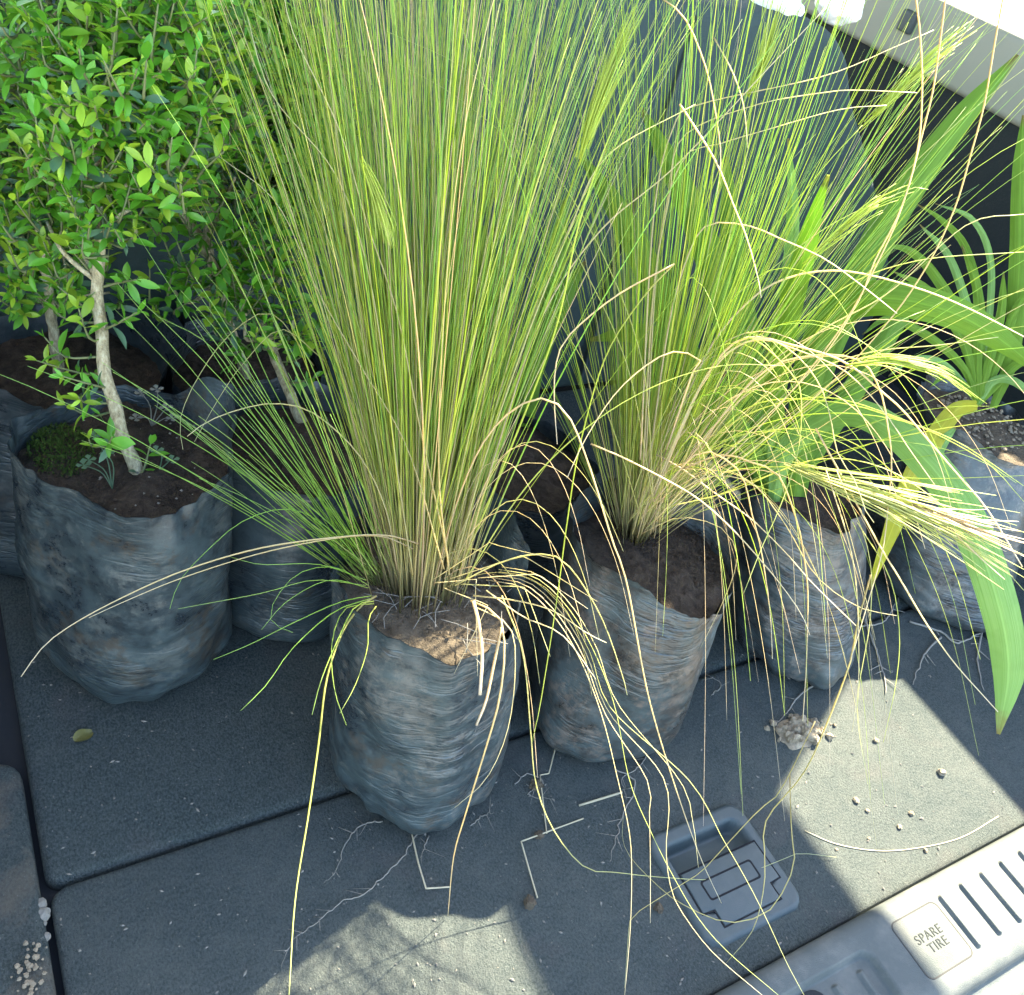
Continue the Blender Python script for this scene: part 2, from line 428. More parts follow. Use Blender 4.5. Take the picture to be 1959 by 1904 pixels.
# two white lumps made up to stand in for overexposed shapes above the backrest
M_BRIGHT = mat_plain('white_lump', (.80, .80, .78), .8, .06, 90)
for k, (u, sx, lab) in enumerate((((1488, 6), .034, 'left of two white stand-ins for overexposed shapes on the top edge of the rear seat'), ((1606, 8), .030, 'right of two white stand-ins for overexposed shapes on the top edge of the rear seat'))):
    d_ = ray(*u); p_ = CAM + d_ * ((.955 - CAM[1]) / d_[1])
    bm = bmesh.new(); bmesh.ops.create_icosphere(bm, subdivisions=4, radius=1)
    for v in bm.verts:
        q = 1 + .25 * noise.noise(v.co * 1.7 + Vector((k * 5, 0, 0))) + .10 * noise.noise(v.co * 5)
        v.co = Vector((v.co.x * sx * q, v.co.y * .03 * q, v.co.z * .022 * q))
    me = bpy.data.meshes.new('bright_lump'); bm.to_mesh(me); bm.free()
    me.polygons.foreach_set('use_smooth', [True] * len(me.polygons))
    tag(link('bright_lump', me, M_BRIGHT, None, (p_[0], p_[1], min(p_[2], .575))), lab, 'cloth')

# ------------------------------------------------------------------ sill with badge and ribs
sill = empty('tailgate_sill', (.53, .06, 0), 'grey ribbed plastic tailgate sill marked SPARE TIRE, at the lower right', 'door sill')
SX, SY = .53, .06
# body: a profile swept along x with the centre recess for the striker
prof = [(.1145, -.06), (.1145, .004), (.112, .0085), (.107, .0112), (.100, .012), (.040, .012), (.030, .0112), (.0235, .0075), (.0205, .001),
        (.0195, -.006), (.012, -.0078), (.004, -.0085), (-.004, -.011), (-.010, -.018), (-.014, -.035), (-.015, -.11)]
xs = np.concatenate([np.linspace(-.43, .04, 20), np.linspace(.045, .44, 300), np.linspace(.4415, .625, 100), np.linspace(.627, .71, 24), np.linspace(.7108, 1.02, 390), np.linspace(1.03, 1.455, 20)])
V = []
RY1, RR = .0895, .014
def sdf_rb(x, y, x0, x1, y0, y1, r):
    qx = abs(x - (x0 + x1) / 2) - (x1 - x0) / 2 + r; qy = abs(y - (y0 + y1) / 2) - (y1 - y0) / 2 + r
    return math.hypot(max(qx, 0), max(qy, 0)) + min(max(qx, qy), 0) - r
slots = [(.7188 + .0316 * k, .0425, .0968, .0035, .0105) for k in range(10)] + [(.3412 - .0316 * k, .0425, .0968, .0035, .0105) for k in range(10)] + [(x, .032, .0775, .0042, .0034) for x in (.592, .5605, .498, .4665)]
pr2 = prof[:4] + [(y, .012) for y in np.linspace(.100, .040, 76)] + prof[6:]
def ss(k): k = min(max(k, 0), 1); return k * k * (3 - 2 * k)
for x in xs:
    near = [q for q in slots if abs(x - q[0]) < .008]
    for (y, z) in pr2:
        zz = z
        if y > .0195 and z > 0:
            zz = z - .0075 * ss(-sdf_rb(x, y, .452, .612, .014, RY1, RR) / .006) * min(1, z / .012)
            for (c, y0, y1, w, dp) in near:              # moulded grip slots
                zz += .0034 * ss(-sdf_rb(x, y, c - w, c + w, y0, y1, w) / .0022)
        V.append((x - SX, y - SY, zz))
n = len(pr2); Fc = []
for i in range(len(xs) - 1):
    for k in range(n - 1): Fc.append((i * n + k, i * n + k + 1, (i + 1) * n + k + 1, (i + 1) * n + k))
link('sill_body', mesh('sill_body', V, Fc), M_PL_GREY, sill)
# striker hole, its shade put into a near-black plate
link('striker_hole', prism('striker_hole', [(x - SX, y - SY) for x, y in rbox_outline(.512, .5465, .02, .083, .014)], .0044, .0056, .0004, 1), M_UNDER, sill)
# badge: a dark ring painted as the shade of an outline groove, a slightly sunken pad, raised letters
def ring_mesh(name, out, inn, z0, z1):
    n = len(out); V = [(*p, z1) for p in out] + [(*p, z1) for p in inn] + [(*p, z0) for p in out] + [(*p, z0) for p in inn]
    Fc = []
    for i in range(n):
        j = (i + 1) % n
        Fc += [(i, j, n + j, n + i), (2 * n + i, 2 * n + j, j, i), (n + i, n + j, 3 * n + j, 3 * n + i)]
    return mesh(name, V, Fc, False)
bx = (.6455, .7095, .0405, .0955)
out = [(x - SX, y - SY) for x, y in rbox_outline(*bx, .0075, 6)]
inn = [(x - SX, y - SY) for x, y in rbox_outline(bx[0] + .0013, bx[1] - .0013, bx[2] + .0013, bx[3] - .0013, .0064, 6)]
badge = link('badge', prism('badge', inn, .0116, .0123, .0002, 2), mat_plastic('badge_plastic', (.064, .071, .065), .6, 900, .6, .25, .12), sill)
link('badge_groove', ring_mesh('badge_groove', out, inn, .0117, .01240), mat_plain('groove_shadow_tone', (.035, .034, .030), .9), badge)
dep = None
def letters(txt, xc, yc, size):
    cu = bpy.data.curves.new('letters', 'FONT'); cu.body = txt; cu.size = size; cu.align_x = 'CENTER'; cu.extrude = .00030
    cu.bevel_depth = 0; cu.space_character = 1.12
    o = bpy.data.objects.new('tmp', cu); col.objects.link(o)
    dg = bpy.context.evaluated_depsgraph_get(); me = bpy.data.meshes.new_from_object(o.evaluated_get(dg))
    bpy.data.objects.remove(o); me.name = 'letters'
    me.materials.clear()
    return link('letters', me, M_LETTER, badge, (xc - SX, yc - SY, .01245))
letters('SPARE', .6775, .0690, .0118); letters('TIRE', .6800, .0585, .0118)

# ------------------------------------------------------------------ floor latch
latch = empty('floor_latch', (.53, .2, 0), 'dark plastic flush latch with a flip-up handle set in the floor near the sill', 'latch')
LXc, LYc = .53, .2
def sub(o): return [(x - LXc, y - LYc) for x, y in o]
# plate with a scooped finger well behind the handle
V = []; Fc = []; NX, NY = 60, 64
gx = np.linspace(.4715, .5905, NX); gy = np.linspace(.1425, .2585, NY)
for y in gy:
    for x in gx:
        d = sdf_rb(x, y, .4725, .5895, .1435, .2575, .016)
        z = .0042 * min(1, max(0, -d / .004)) ** .5
        w = sdf_rb(x, y, .4835, .5775, .170, .2425, .012)
        k = min(max(-w / .006, 0), 1); k = k * k * (3 - 2 * k)
        z -= k * (.007 + .012 * min(1, max(0, (y - .205) / .03)))
        V.append((x - LXc, y - LYc, z - (.004 if d > 0 else 0)))
for j in range(NY - 1):
    for i in range(NX - 1): Fc.append((j * NX + i, j * NX + i + 1, (j + 1) * NX + i + 1, (j + 1) * NX + i))
link('plate', mesh('plate', V, Fc), M_PL_DARK, latch)
flap_ol = [(.4855, .2125), (.4845, .1745), (.4975, .1735), (.4975, .1575), (.5655, .1575), (.5655, .1735), (.5785, .1745), (.5775, .2125)]
flap = link('handle', prism('handle', sub(flap_ol), -.006, .0054, .0012, 3), M_PL_DARK, latch)
gm = mat_plain('black_gap', (.006, .006, .007), .95)  # near-black bands trace the handle in place of open gaps
o1 = sub(rbox_outline(.4985, .5610, .1805, .2000, .003, 4)); o2 = sub(rbox_outline(.5003, .5592, .1823, .1982, .0022, 4))
link('handle_groove', ring_mesh('handle_groove', o1, o2, .0040, .00565), gm, flap)
def outline_gap(ol, w):
    c = np.mean(np.array(ol), 0); n = len(ol); big = []
    P = np.array(ol); 
    for i in range(n):
        a, b, c_ = P[i - 1], P[i], P[(i + 1) % n]
        e1 = nz(b - a); e2 = nz(c_ - b); n1 = np.array([-e1[1], e1[0]]); n2 = np.array([-e2[1], e2[0]])
        k = nz(n1 + n2); big.append(tuple(b - k * w / max(.3, k @ n1)))
    return big
fo = sub(flap_ol)
gap1 = outline_gap(fo, .0016); gap0 = outline_gap(fo, .0001)
link('handle_gap', ring_mesh('handle_gap', gap1, gap0, .001, .0046), gm, latch)

# ------------------------------------------------------------------ bags of soil
def make_bag(root, base, rim, rb, rt, seed, rimctl, soil_drop=.03, mat=None, soil_mat=None, wr=1.0, soil_bump=.006, bulge=.006):
    """plastic nursery bag from base centre to rim centre (world); rimctl = [(angle deg, extra height)], root at base"""
    base = np.asarray(base, float); rim = np.asarray(rim, float)
    h = rim[2]; lean = (rim[:2] - base[:2]) / h
    NU, NV = 120, 70
    ang = sorted(rimctl)
    def rimz(u):
        a = math.degrees(u) % 360
        pts = [(x - 360, y) for x, y in ang] + ang + [(x + 360, y) for x, y in ang]
        for (x0, y0), (x1, y1) in zip(pts, pts[1:]):
            if x0 <= a <= x1:
                t = (a - x0) / (x1 - x0 + 1e-9); t = t * t * (3 - 2 * t); return y0 + (y1 - y0) * t
        return 0
    rimz0 = rimz
    def rimz(u): return rimz0(u) + .0035 * n3(math.cos(u) * 4 + seed, math.sin(u) * 4, 2) + .002 * n3(math.cos(u) * 11, math.sin(u) * 11 + seed, 2)
    def rad(u, z):
        v = max(0, min(1.25, z / h))
        r = rb + (rt - rb) * v + bulge * math.sin(math.pi * min(1, v))
        r *= 1 - .20 * max(0, 1 - v / .13) ** 2.2
        cu, su = math.cos(u), math.sin(u)
        lob = n3(cu * 1.1 + seed, su * 1.1, z * 6) * .012 + n3(cu * 2.6 + seed * 2, su * 2.6, z * 16) * .0045
        # fold lines round the body: ridges that wander up and down
        zw = z + .016 * n3(cu * 1.3, su * 1.3 + seed, 3) + .008 * n3(cu * 4, su * 4, seed)
        amp = max(0, n3(cu * 1.7 + seed * 5, su * 1.7, z * 9) + .35)
        fold = (1 - abs(2 * ((zw * 48) % 1) - 1)) ** 2.5 * .0034 * max(0, amp - .25) + n3(cu * 3.2, su * 3.2 + seed, zw * 90) * .0012
        fold *= wr * (1.15 - .75 * min(1, max(0, (v - .45) / .5)))
        pl = math.sin(u * 11 + 3 * n3(cu * 2, su * 2, seed)) * .0018 * max(0, 1 - v / .2) * wr
        return r + lob + fold + pl
    def pos(u, z, dr=0):
        r = rad(u, z) + dr
        return (base[0] + lean[0] * z + r * math.cos(u) - root.location.x, base[1] + lean[1] * z + r * math.sin(u) - root.location.y, z)
    V = []; Fc = []
    zs = [.0015 + (1 - .0015) * (i / (NV - 1)) ** 1.0 for i in range(NV)]
    for i in range(NV):
        for k in range(NU):
            u = 2 * math.pi * k / NU; top = h + rimz(u)
            z = .002 + (top - .002) * i / (NV - 1)
            q = max(0, i / (NV - 1) - .80) / .20; ex = max(0, z - h) * .2 + q * q * (.0015 + .006 * n3(math.cos(u) * 3, math.sin(u) * 3, seed) + .004 * n3(math.cos(u) * 9, math.sin(u) * 9, seed))
            V.append(pos(u, z, ex))
    NI = 8
    for i in range(0, NI + 1):                          # inner face down to below the soil
        for k in range(NU):
            u = 2 * math.pi * k / NU; top = h + rimz(u)
            z = top - (top - (h - soil_drop - .02)) * i / NI
            q = max(0, 1 - (top - z) / (.2 * top)); ex = max(0, z - h) * .2 + q * q * (.0015 + .006 * n3(math.cos(u) * 3, math.sin(u) * 3, seed) + .004 * n3(math.cos(u) * 9, math.sin(u) * 9, seed))
            V.append(pos(u, z, ex - .0005 - .0012 * min(1, i / 3)))
    rows = NV + NI + 1
    for i in range(rows - 1):
        if i == NV - 1: continue
        for k in range(NU):
            k2 = (k + 1) % NU; Fc.append((i * NU + k, i * NU + k2, (i + 1) * NU + k2, (i + 1) * NU + k))
    Fc.append(tuple(range(NU))[::-1])
    bag = link('bag', mesh('bag', V, Fc), mat, root)
    # soil
    NR = 26; zs0 = h - soil_drop; V = []; Fc = []
    for i in range(NR + 1):
        q = i / NR
        for k in range(NU):
            u = 2 * math.pi * k / NU
            x, y, _ = pos(u, zs0, -.0022); cx_ = base[0] + lean[0] * zs0 - root.location.x; cy_ = base[1] + lean[1] * zs0 - root.location.y
            X = cx_ + (x - cx_) * max(q, .002); Y = cy_ + (y - cy_) * max(q, .002)
            z = zs0 + soil_bump * (n3(X * 28 + seed, Y * 28, 1) + .6 * n3(X * 80, Y * 80, seed) + .35 * n3(X * 210, Y * 210, seed)) + .004 * (1 - q * q)
            V.append((X, Y, z))
    for i in range(NR):
        for k in range(NU):
            k2 = (k + 1) % NU; Fc.append((i * NU + k, i * NU + k2, (i + 1) * NU + k2, (i + 1) * NU + k))
    soil = link('soil', mesh('soil', V, Fc), soil_mat or M_SOIL, root)
    return bag, soil

def grit(root, centre, rx, z, n, seed, mat, smin=.0008, smax=.0022):
    """loose grains on a soil surface (one part)"""
    r = random.Random(seed); P = []
    for _ in range(n):
        a = r.random() * 6.283; q = rx * math.sqrt(r.random()); s = r.uniform(smin, smax)
        c = np.array([centre[0] + q * math.cos(a), centre[1] + q * math.sin(a), z + r.uniform(-.001, .003)])
        V = [c + s * np.array(v) * np.array([r.uniform(.6, 1.3), r.uniform(.6, 1.3), r.uniform(.4, .9)]) for v in
             ((1, 0, 0), (-1, 0, 0), (0, 1, 0), (0, -1, 0), (0, 0, 1), (0, 0, -1))]
        P.append((np.array(V) - np.array(root.location), [(0, 2, 4), (2, 1, 4), (1, 3, 4), (3, 0, 4), (2, 0, 5), (1, 2, 5), (3, 1, 5), (0, 3, 5)]))
    v, f = merge(P); o = link('soil_grains', mesh('soil_grains', v, f, False), mat, root); tag(o, kind='stuff'); return o

def floor_at(px, py): p = at_height(px, py, 0); return p

# ------------------------------------------------------------------ grass
def blade_curve(p0, d, L, droop, curl, n=15):
    """a blade from p0 along d: droop bends it down with its length, curl bends it sideways"""
    p = np.array(p0, float); d = nz(np.array(d, float)); pts = [p.copy()]; s = L / (n - 1)
    side = nz(np.cross(d, [0, 0, 1]) + 1e-6)
    for i in range(n - 1):
        t = i / (n - 1)
        d = nz(d + np.array([0, 0, -1]) * droop * s * (0.3 + 2.2 * t * t) + side * curl * s)
        p = p + d * s
        if p[2] < .003: p[2] = .003; d[2] = max(d[2], 0); d = nz(d)
        pts.append(p.copy())
    return np.array(pts)
def blade_radius(n, r0, tip=.25):
    t = np.linspace(0, 1, n); return r0 * (1 - (1 - tip) * t ** 1.6)
def blade_mesh(curves, origin, name='blades'):
    """curves: list of (pts, radii, rnd, dry, t0, t1)"""
    P = []; T = []
    for pts, rad, rnd, dry, t0, t1 in curves:
        v, f = tube_data(pts, rad, 3); P.append((v - origin, f))
        t = np.repeat(np.linspace(t0, t1, len(pts)), 3)
        T.append(np.stack([t, np.full_like(t, rnd), np.full_like(t, dry), np.ones_like(t)], 1))
    V, Fc = merge(P); me = mesh(name, V, Fc); set_tint(me, np.vstack(T)); return me
def clump(root, base, axis_to, n, spread_r, spread_q, base_r, L, droop, seed, skew=0.0, r0=.00062, dryf=.14):
    r = np.random.default_rng(seed); base = np.asarray(base); A = nz(np.asarray(axis_to) - base)
    R = nz(RIGHT - A * (RIGHT @ A)); Q = np.cross(A, R); C = []
    tuft = r.normal(0, 1, (16, 2))
    for i in range(n):
        tf = tuft[r.integers(16)] if r.random() < .72 else r.normal(0, 1, 2)
        a = tf[0] * .8 + r.normal(0, .28); b = tf[1] * .8 + r.normal(0, .28)
        a, b = np.clip(a, -2.3, 2.3), np.clip(b, -2.2, 2.2)
        off = base_r * (a * .42 * R + b * .42 * Q) + r.normal(0, .003, 3)
        p0 = base + off; p0[2] = base[2] - .004 + r.uniform(-.004, .004)
        d = A + (a * spread_r + skew * max(a, 0) + r.normal(0, .034)) * R + (b * spread_q + r.normal(0, .034)) * Q
        ln = L * r.uniform(.62, 1.25); dr = droop * r.uniform(.2, 1.5)
        pts = blade_curve(p0, d, ln, dr, r.normal(0, .32), 16)
        dry = 0.0
        u = r.random()
        if u < dryf: dry = r.uniform(.6, 1)
        elif u < dryf * 2: dry = r.uniform(.15, .5)
        C.append((pts, blade_radius(16, r0 * r.uniform(.55, 1.3), .22), r.random(), dry, 0, 1))
    o = link('blades', blade_mesh(C, np.array(root.location)), M_BLADE, root); tag(o, kind='stuff', label='dense tuft of thin upright grass blades'); return o

def traced(root, pts, d0, d1=None, r0=.0009, rnd=.5, dry=0.0, t0=.2, t1=1.0, n=None, name='blade', tip=.4, wob=0.0, dm=None):
    r0 = r0 * .78 if r0 < .0013 else r0 * .9
    """one long blade along a run of points, its distance from the viewer going from d0 to d1 (None: down to the floor)"""
    k = len(pts); s = [0]
    for a, b in zip(pts, pts[1:]): s.append(s[-1] + math.hypot(b[0] - a[0], b[1] - a[1]))
    P = []
    for (x, y), q in zip(pts, s):
        u = q / s[-1]; fd = floor_depth(x, y) - .003
        fe = floor_depth(*pts[-1]) - .003 if d1 is None else d1
        dd = d0 + (fe - d0) * u
        if dm is not None: dd += (dm - (d0 + fe) / 2) * 4 * u * (1 - u)
        P.append(at_depth(x, y, min(dd, fd)))
    n = n or max(12, int(s[-1] / 28))
    C = catmull(P, n)
    if wob: C += np.stack([[wob * n3(i * .4, rnd * 37, j) for i in range(n)] for j in range(3)], 1)
    C[:, 2] = np.maximum(C[:, 2], .0012)
    o = link(name, blade_mesh([(C, blade_radius(n, r0, tip), rnd, dry, t0, t1)], np.array(root.location), name), M_BLADE, root)
    return o
def seed_head(root, pts, d0, d1, n, w0, w1, seed, r0=.00045, dry=0.0, rnd=.9):
    """a feathery bundle of awns: one part"""
    r = np.random.default_rng(seed); k = len(pts)
    P = np.array([at_depth(x, y, d0 + (d1 - d0) * i / (k - 1)) for i, (x, y) in enumerate(pts)])
    C0 = catmull(P, 14); C = []
    for i in range(n):
        a = r.uniform(0, .45); b = min(1, a + r.uniform(.35, .65))
        off = r.normal(0, 1, 3); off -= FWD * (off @ FWD) * .3
        idx = np.linspace(a * 13, b * 13, 9); q = np.stack([np.interp(idx, range(14), C0[:, j]) for j in range(3)], 1)
        w = np.linspace(w0, w1, 9)[:, None] * r.uniform(.3, 1); q = q + off * w * .5
        C.append((q, blade_radius(9, r0 * r.uniform(.8, 1.6), .3), min(1, rnd + r.uniform(-.1, .1)), max(0, min(1, dry + r.uniform(-.1, .1))), .6, 1))
    o = link('seed_head', blade_mesh(C, np.array(root.location), 'seed_head'), M_BLADE, root); tag(o, label='feathery bright seed head'); return o

# ------------------------------------------------------------------ potted grass, front
b1 = floor_at(803, 1470)
g1 = empty('potted_grass', (b1[0], b1[1], 0), 'tall dense clump of feathery grass in a black bag, frontmost in the middle', 'potted plant', 'grass clumps in black bags')
rim1 = at_height(818, 1092, .240)
make_bag(g1, b1, rim1, .076, .0755, 1.3, [(0, .040), (28, .034), (60, .012), (140, -.004), (200, .010), (240, .0), (268, -.008), (300, -.014), (322, -.004), (343, .030)],
         .020, mat_bag('bag_plastic_front', 1.0, (.135, .125, .105), .85), M_SOIL_DRY, 1.25)
s1 = at_height(800, 1130, .222)
grit(g1, at_height(840, 1130, .222), .05, .224, 420, 3, M_SOIL_DRY)
clump(g1, s1, at_depth(835, 0, .66), 640, .128, .115, .024, .60, .30, 21, r0=.00046)
clump(g1, s1, at_depth(850, 0, .66), 190, .25, .20, .026, .52, .6, 23, r0=.00038)
clump(g1, s1 + RIGHT * .012, at_depth(800, 0, .70), 150, .17, .15, .026, .50, .35, 22, r0=.00042)
clump(g1, s1 - FWD * .012, at_depth(845, 0, .64), 90, .135, .11, .030, .60, .3, 27, r0=.00075, dryf=.2)
# outer blades leaning low to the left
rl = np.random.default_rng(5); C = []
for i in range(48):
    p0 = s1 - RIGHT * rl.uniform(.01, .045) + np.array([0, 0, -.002])
    dirn = -RIGHT * rl.uniform(.25, .75) + np.array([0, 0, 1]) * rl.uniform(.55, 1) - FWD * rl.uniform(-.2, .25) * 0 + np.array([0, -1, 0]) * rl.uniform(-.15, .12)
    C.append((blade_curve(p0, dirn, rl.uniform(.15, .34), rl.uniform(.2, 1.5), rl.normal(0, .6), 14), blade_radius(14, .00042, .4), rl.uniform(0, .35), 0.0, .05, 1))
o = link('blades', blade_mesh(C, np.array(g1.location)), M_BLADE, g1); tag(o, kind='stuff', label='green outer blades leaning out to the left')
# long single blades of the front clump
def px(*a): return [(a[i], a[i + 1]) for i in range(0, len(a), 2)]
traced(g1, px(830,1120, 875,960, 920,855, 965,798, 1010,768, 1050,765, 1090,800, 1130,900, 1170,1030, 1200,1120, 1240,1330, 1290,1500, 1340,1640, 1382,1732), .72, None, .00105, .6, .9, .05, dm=.67)
traced(g1, px(800,1040, 740,1024, 650,1027, 500,1048, 350,1092, 220,1150, 130,1200, 80,1240, 40,1295), .70, .60, .0011, .5, .9, .1)
traced(g1, px(790,1050, 730,1026, 640,1030, 500,1058, 350,1105, 240,1150, 170,1182), .70, .62, .0008, .5, .9, .1)
traced(g1, px(760,1090, 740,980, 700,890, 650,830, 590,785, 530,772, 470,780, 400,805, 358,835), .71, .64, .0011, .5, .75, .05)
traced(g1, px(720,1140, 690,1160, 655,1210, 625,1300, 610,1420, 590,1560, 565,1720, 553,1904), .70, .55, .0012, .8, .35, .1)
traced(g1, px(715,1150, 680,1160, 650,1215, 615,1300, 597,1368), .69, .64, .0008, .4, .1)
traced(g1, px(720,1160, 705,1185, 703,1240, 680,1310, 650,1365), .68, .63, .0007, .6, .2)
traced(g1, px(715,1155, 660,1165, 635,1230, 640,1320, 663,1388), .69, .65, .0006, .4, .1)
traced(g1, px(710,1140, 650,1152, 560,1192, 480,1232, 408,1262), .69, .64, .0006, .2, .0)
traced(g1, px(710,1145, 640,1170, 560,1240, 510,1310, 460,1360), .69, .62, .0006, .2, .0)
traced(g1, px(705,1120, 640,1085, 570,1098, 525,1150, 520,1190, 560,1210), .70, .66, .0005, .2, .0)
traced(g1, px(705,1125, 630,1110, 550,1150, 500,1205), .70, .65, .0005, .2, .0)
traced(g1, px(700,1110, 610,1080, 500,1080, 440,1065), .70, .66, .0005, .2, .0)
traced(g1, px(700,1120, 600,1110, 500,1135, 340,1165), .70, .64, .0005, .2, .1)
traced(g1, px(705,1100, 660,1040, 590,985, 530,975, 460,1000, 400,1050, 345,1110, 325,1165), .70, .64, .0006, .15, .0)
traced(g1, px(700,1080, 620,1020, 500,930, 400,840, 330,790), .71, .68, .0006, .3, .3)
traced(g1, px(720,1100, 600,930, 480,770, 400,660, 305,607), .71, .66, .0008, .3, .0)
traced(g1, px(720,1100, 620,950, 500,760, 420,640, 345,555), .71, .66, .0008, .3, .05)
traced(g1, px(720,1090, 610,900, 520,740, 455,600, 390,520), .72, .68, .0007, .3, .0)
traced(g1, px(740,1080, 660,900, 560,700, 480,480, 440,330), .72, .66, .0009, .4, .3)
traced(g1, px(600,700, 520,600, 440,640, 380,720, 345,800, 350,860), .70, .66, .0006, .3, .6)
traced(g1, px(620,690, 540,630, 470,690, 420,760, 372,845), .70, .66, .0005, .3, .6)
traced(g1, px(790,1100, 760,900, 735,700, 700,500, 640,330, 520,180, 470,20), .70, .60, .0010, .6, .7)
traced(g1, px(860,1080, 800,800, 760,600, 700,420, 650,250, 560,60, 540,-40), .70, .58, .0010, .6, .75)
traced(g1, px(850,1090, 780,860, 690,700, 610,560, 530,390, 420,300), .69, .63, .0008, .6, .8)
traced(g1, px(860,1100, 840,900, 850,600, 880,300, 930,60, 950,-20), .69, .56, .0009, .6, .8)
traced(g1, px(880,1090, 960,900, 1060,640, 1110,420, 1180,230, 1300,0), .72, .64, .0012, .9, .1)
traced(g1, px(870,1080, 930,870, 1010,640, 1090,440, 1160,300, 1330,200), .72, .66, .0011, .8, .6)
traced(g1, px(880,1100, 960,830, 1040,600, 1150,440, 1290,320, 1480,120, 1580,15), .72, .72, .0011, .9, .85)
traced(g1, px(890,1110, 1000,940, 1120,820, 1250,740, 1380,700, 1500,700), .70, .72, .0008, .8, .2)
traced(g1, px(870,1120, 960,1075, 1040,1060, 1090,1085, 1150,1180, 1190,1290, 1200,1330), .69, .68, .0009, .8, .6)
# dry broken stems lying over the right rim of the front bag
rd = np.random.default_rng(17)
for i in range(6):
    x0 = rd.uniform(830, 930); y0 = rd.uniform(1090, 1190); a = rd.uniform(-.9, 1.0); L = rd.uniform(70, 190)
    x1 = x0 + L * math.cos(a); y1 = y0 + L * math.sin(a) * .7 - 20; b = a + rd.uniform(.2, 1.3); L2 = rd.uniform(60, 210)
    x2 = x1 + L2 * math.cos(b); y2 = y1 + L2 * math.sin(b); xm = (x0 + x1) / 2; ym = (y0 + y1) / 2
    traced(g1, [(x0, y0), (xm, ym), (x1, y1), (x1 + .08 * (x2 - x1), y1 + .08 * (y2 - y1)), (x2, y2)], .70, .70 - rd.uniform(0, .05), rd.uniform(.0003, .00065), .7, rd.uniform(.6, 1), .35, 1, 14, 'dry_stem')
traced(g1, px(905,1140, 990,1150, 1060,1170, 1120,1210, 1160,1230), .69, .67, .0009, .7, .8, .3)
traced(g1, px(930,1130, 1000,1180, 1075,1215, 1140,1300), .69, .67, .0008, .7, .9, .3)
traced(g1, px(900,1150, 955,1180, 965,1250, 955,1340, 930,1430, 890,1560, 868,1640, 857,1752), .68, None, .0011, .6, .9, .2, dm=.66)
traced(g1, px(905,1150, 915,1190, 922,1250, 918,1330), .67, .66, .0016, .6, 1, .5, tip=.9)
traced(g1, px(960,1200, 945,1270, 930,1340, 911,1388), .66, .65, .0013, .6, 1, .5, tip=.9)
traced(g1, px(905,1160, 975,1200, 985,1290, 970,1400, 930,1490, 870,1545), .67, .66, .0006, .6, .8, .3)
traced(g1, px(960,1140, 1000,1250, 1015,1400, 1025,1500, 1060,1590, 1120,1660, 1182,1669, 1249,1677, 1360,1683, 1427,1671, 1493,1646, 1529,1633, 1600,1640), .70, None, .0008, .5, .6, .3)
for k, pp in enumerate([
        px(1182,1493, 1202,1582, 1208,1649, 1206,1771, 1195,1904), px(1238,1493, 1242,1560, 1244,1649, 1244,1766),
        px(1271,1493, 1274,1626, 1280,1682, 1293,1726, 1338,1793, 1382,1840, 1458,1904), px(1318,1493, 1382,1604, 1427,1682, 1467,1760, 1504,1840, 1538,1904),
        px(1204,1493, 1249,1600, 1293,1686, 1338,1760, 1393,1822, 1489,1904), px(1300,1493, 1325,1570, 1336,1660)]):
    st = px(940,1110, 1010,1125, 1070,1180, 1120,1262, 1162,1372)
    st = [(x + 6 * k - 10, y - 5 * k) for x, y in st]
    traced(g1, st + pp, .70, .64 if k != 1 else .66, .00052 if k < 3 else .0004, .6, (.85, .9, .8, .5, .3, .7)[k], .1)

def litter(root, centre, R, z, n, seed):
    r = random.Random(seed); P = []
    for _ in range(n):
        a = r.random() * 6.283; q = R * math.sqrt(r.random()); b = r.random() * 6.283; L = r.uniform(.008, .035)
        c = np.array([centre[0] + q * math.cos(a), centre[1] + q * math.sin(a), z + r.uniform(.001, .005)]) - np.array(root.location)
        d = np.array([math.cos(b), math.sin(b), r.uniform(-.05, .15)]) * L
        k = c + d * .5 + np.array([r.gauss(0, 1), r.gauss(0, 1), .6]) * L * .08
        P.append(tube_data(np.array([c, (c + k) / 2, k, (k + c + d) / 2, c + d]), np.full(5, r.uniform(.00022, .00045)), 4))
    v, f = merge(P); o = link('straw_litter', mesh('straw_litter', v, f), M_ROOT, root); tag(o, kind='stuff')
litter(g1, at_height(840, 1140, .226), .058, .226, 44, 2)
# roots poking out under the front bag
def root_strand(root, pts, r0=.0007, name='root', mat=None, wob=.0025, lift=.001):
    P = [at_height(x, y, lift) for x, y in pts]; n = max(10, 6 * len(pts)); C = catmull(P, n)
    for i in range(n):
        C[i] += np.array([n3(i * .55, pts[0][0] * .1, 1), n3(i * .55, pts[0][1] * .1, 5), abs(n3(i * .3, 2, pts[0][0])) * .8]) * wob
        C[i][2] = max(C[i][2], r0)
    parts = [tube_data(C - np.array(root.location), blade_radius(n, r0, .3), 5)]
    rr = random.Random(int(pts[0][0] * 7 + pts[-1][1]))
    for k in range(len(pts)):                      # hair roots
        i = rr.randrange(3, n - 1); d = nz(C[i] - C[i - 1]); s = np.array([-d[1], d[0], .1]) * rr.choice((-1, 1)) + d * .7
        q = [C[i] + nz(s) * rr.uniform(.006, .022) * u + np.array([n3(u * 5, k, 1), n3(u * 5, k, 2), 0]) * .003 for u in np.linspace(0, 1, 6)]
        parts.append(tube_data(np.array(q) - np.array(root.location), blade_radius(6, r0 * .55, .4), 4))
    V, Fc = merge(parts); return link(name, mesh('root', V, Fc), mat or M_ROOT, root)
root_strand(g1, px(800,1590, 770,1640, 720,1690, 690,1715, 660,1722, 630,1745, 600,1770, 560,1800, 538,1850))
root_strand(g1, px(735,1570, 690,1580, 660,1620, 640,1670, 620,1690))
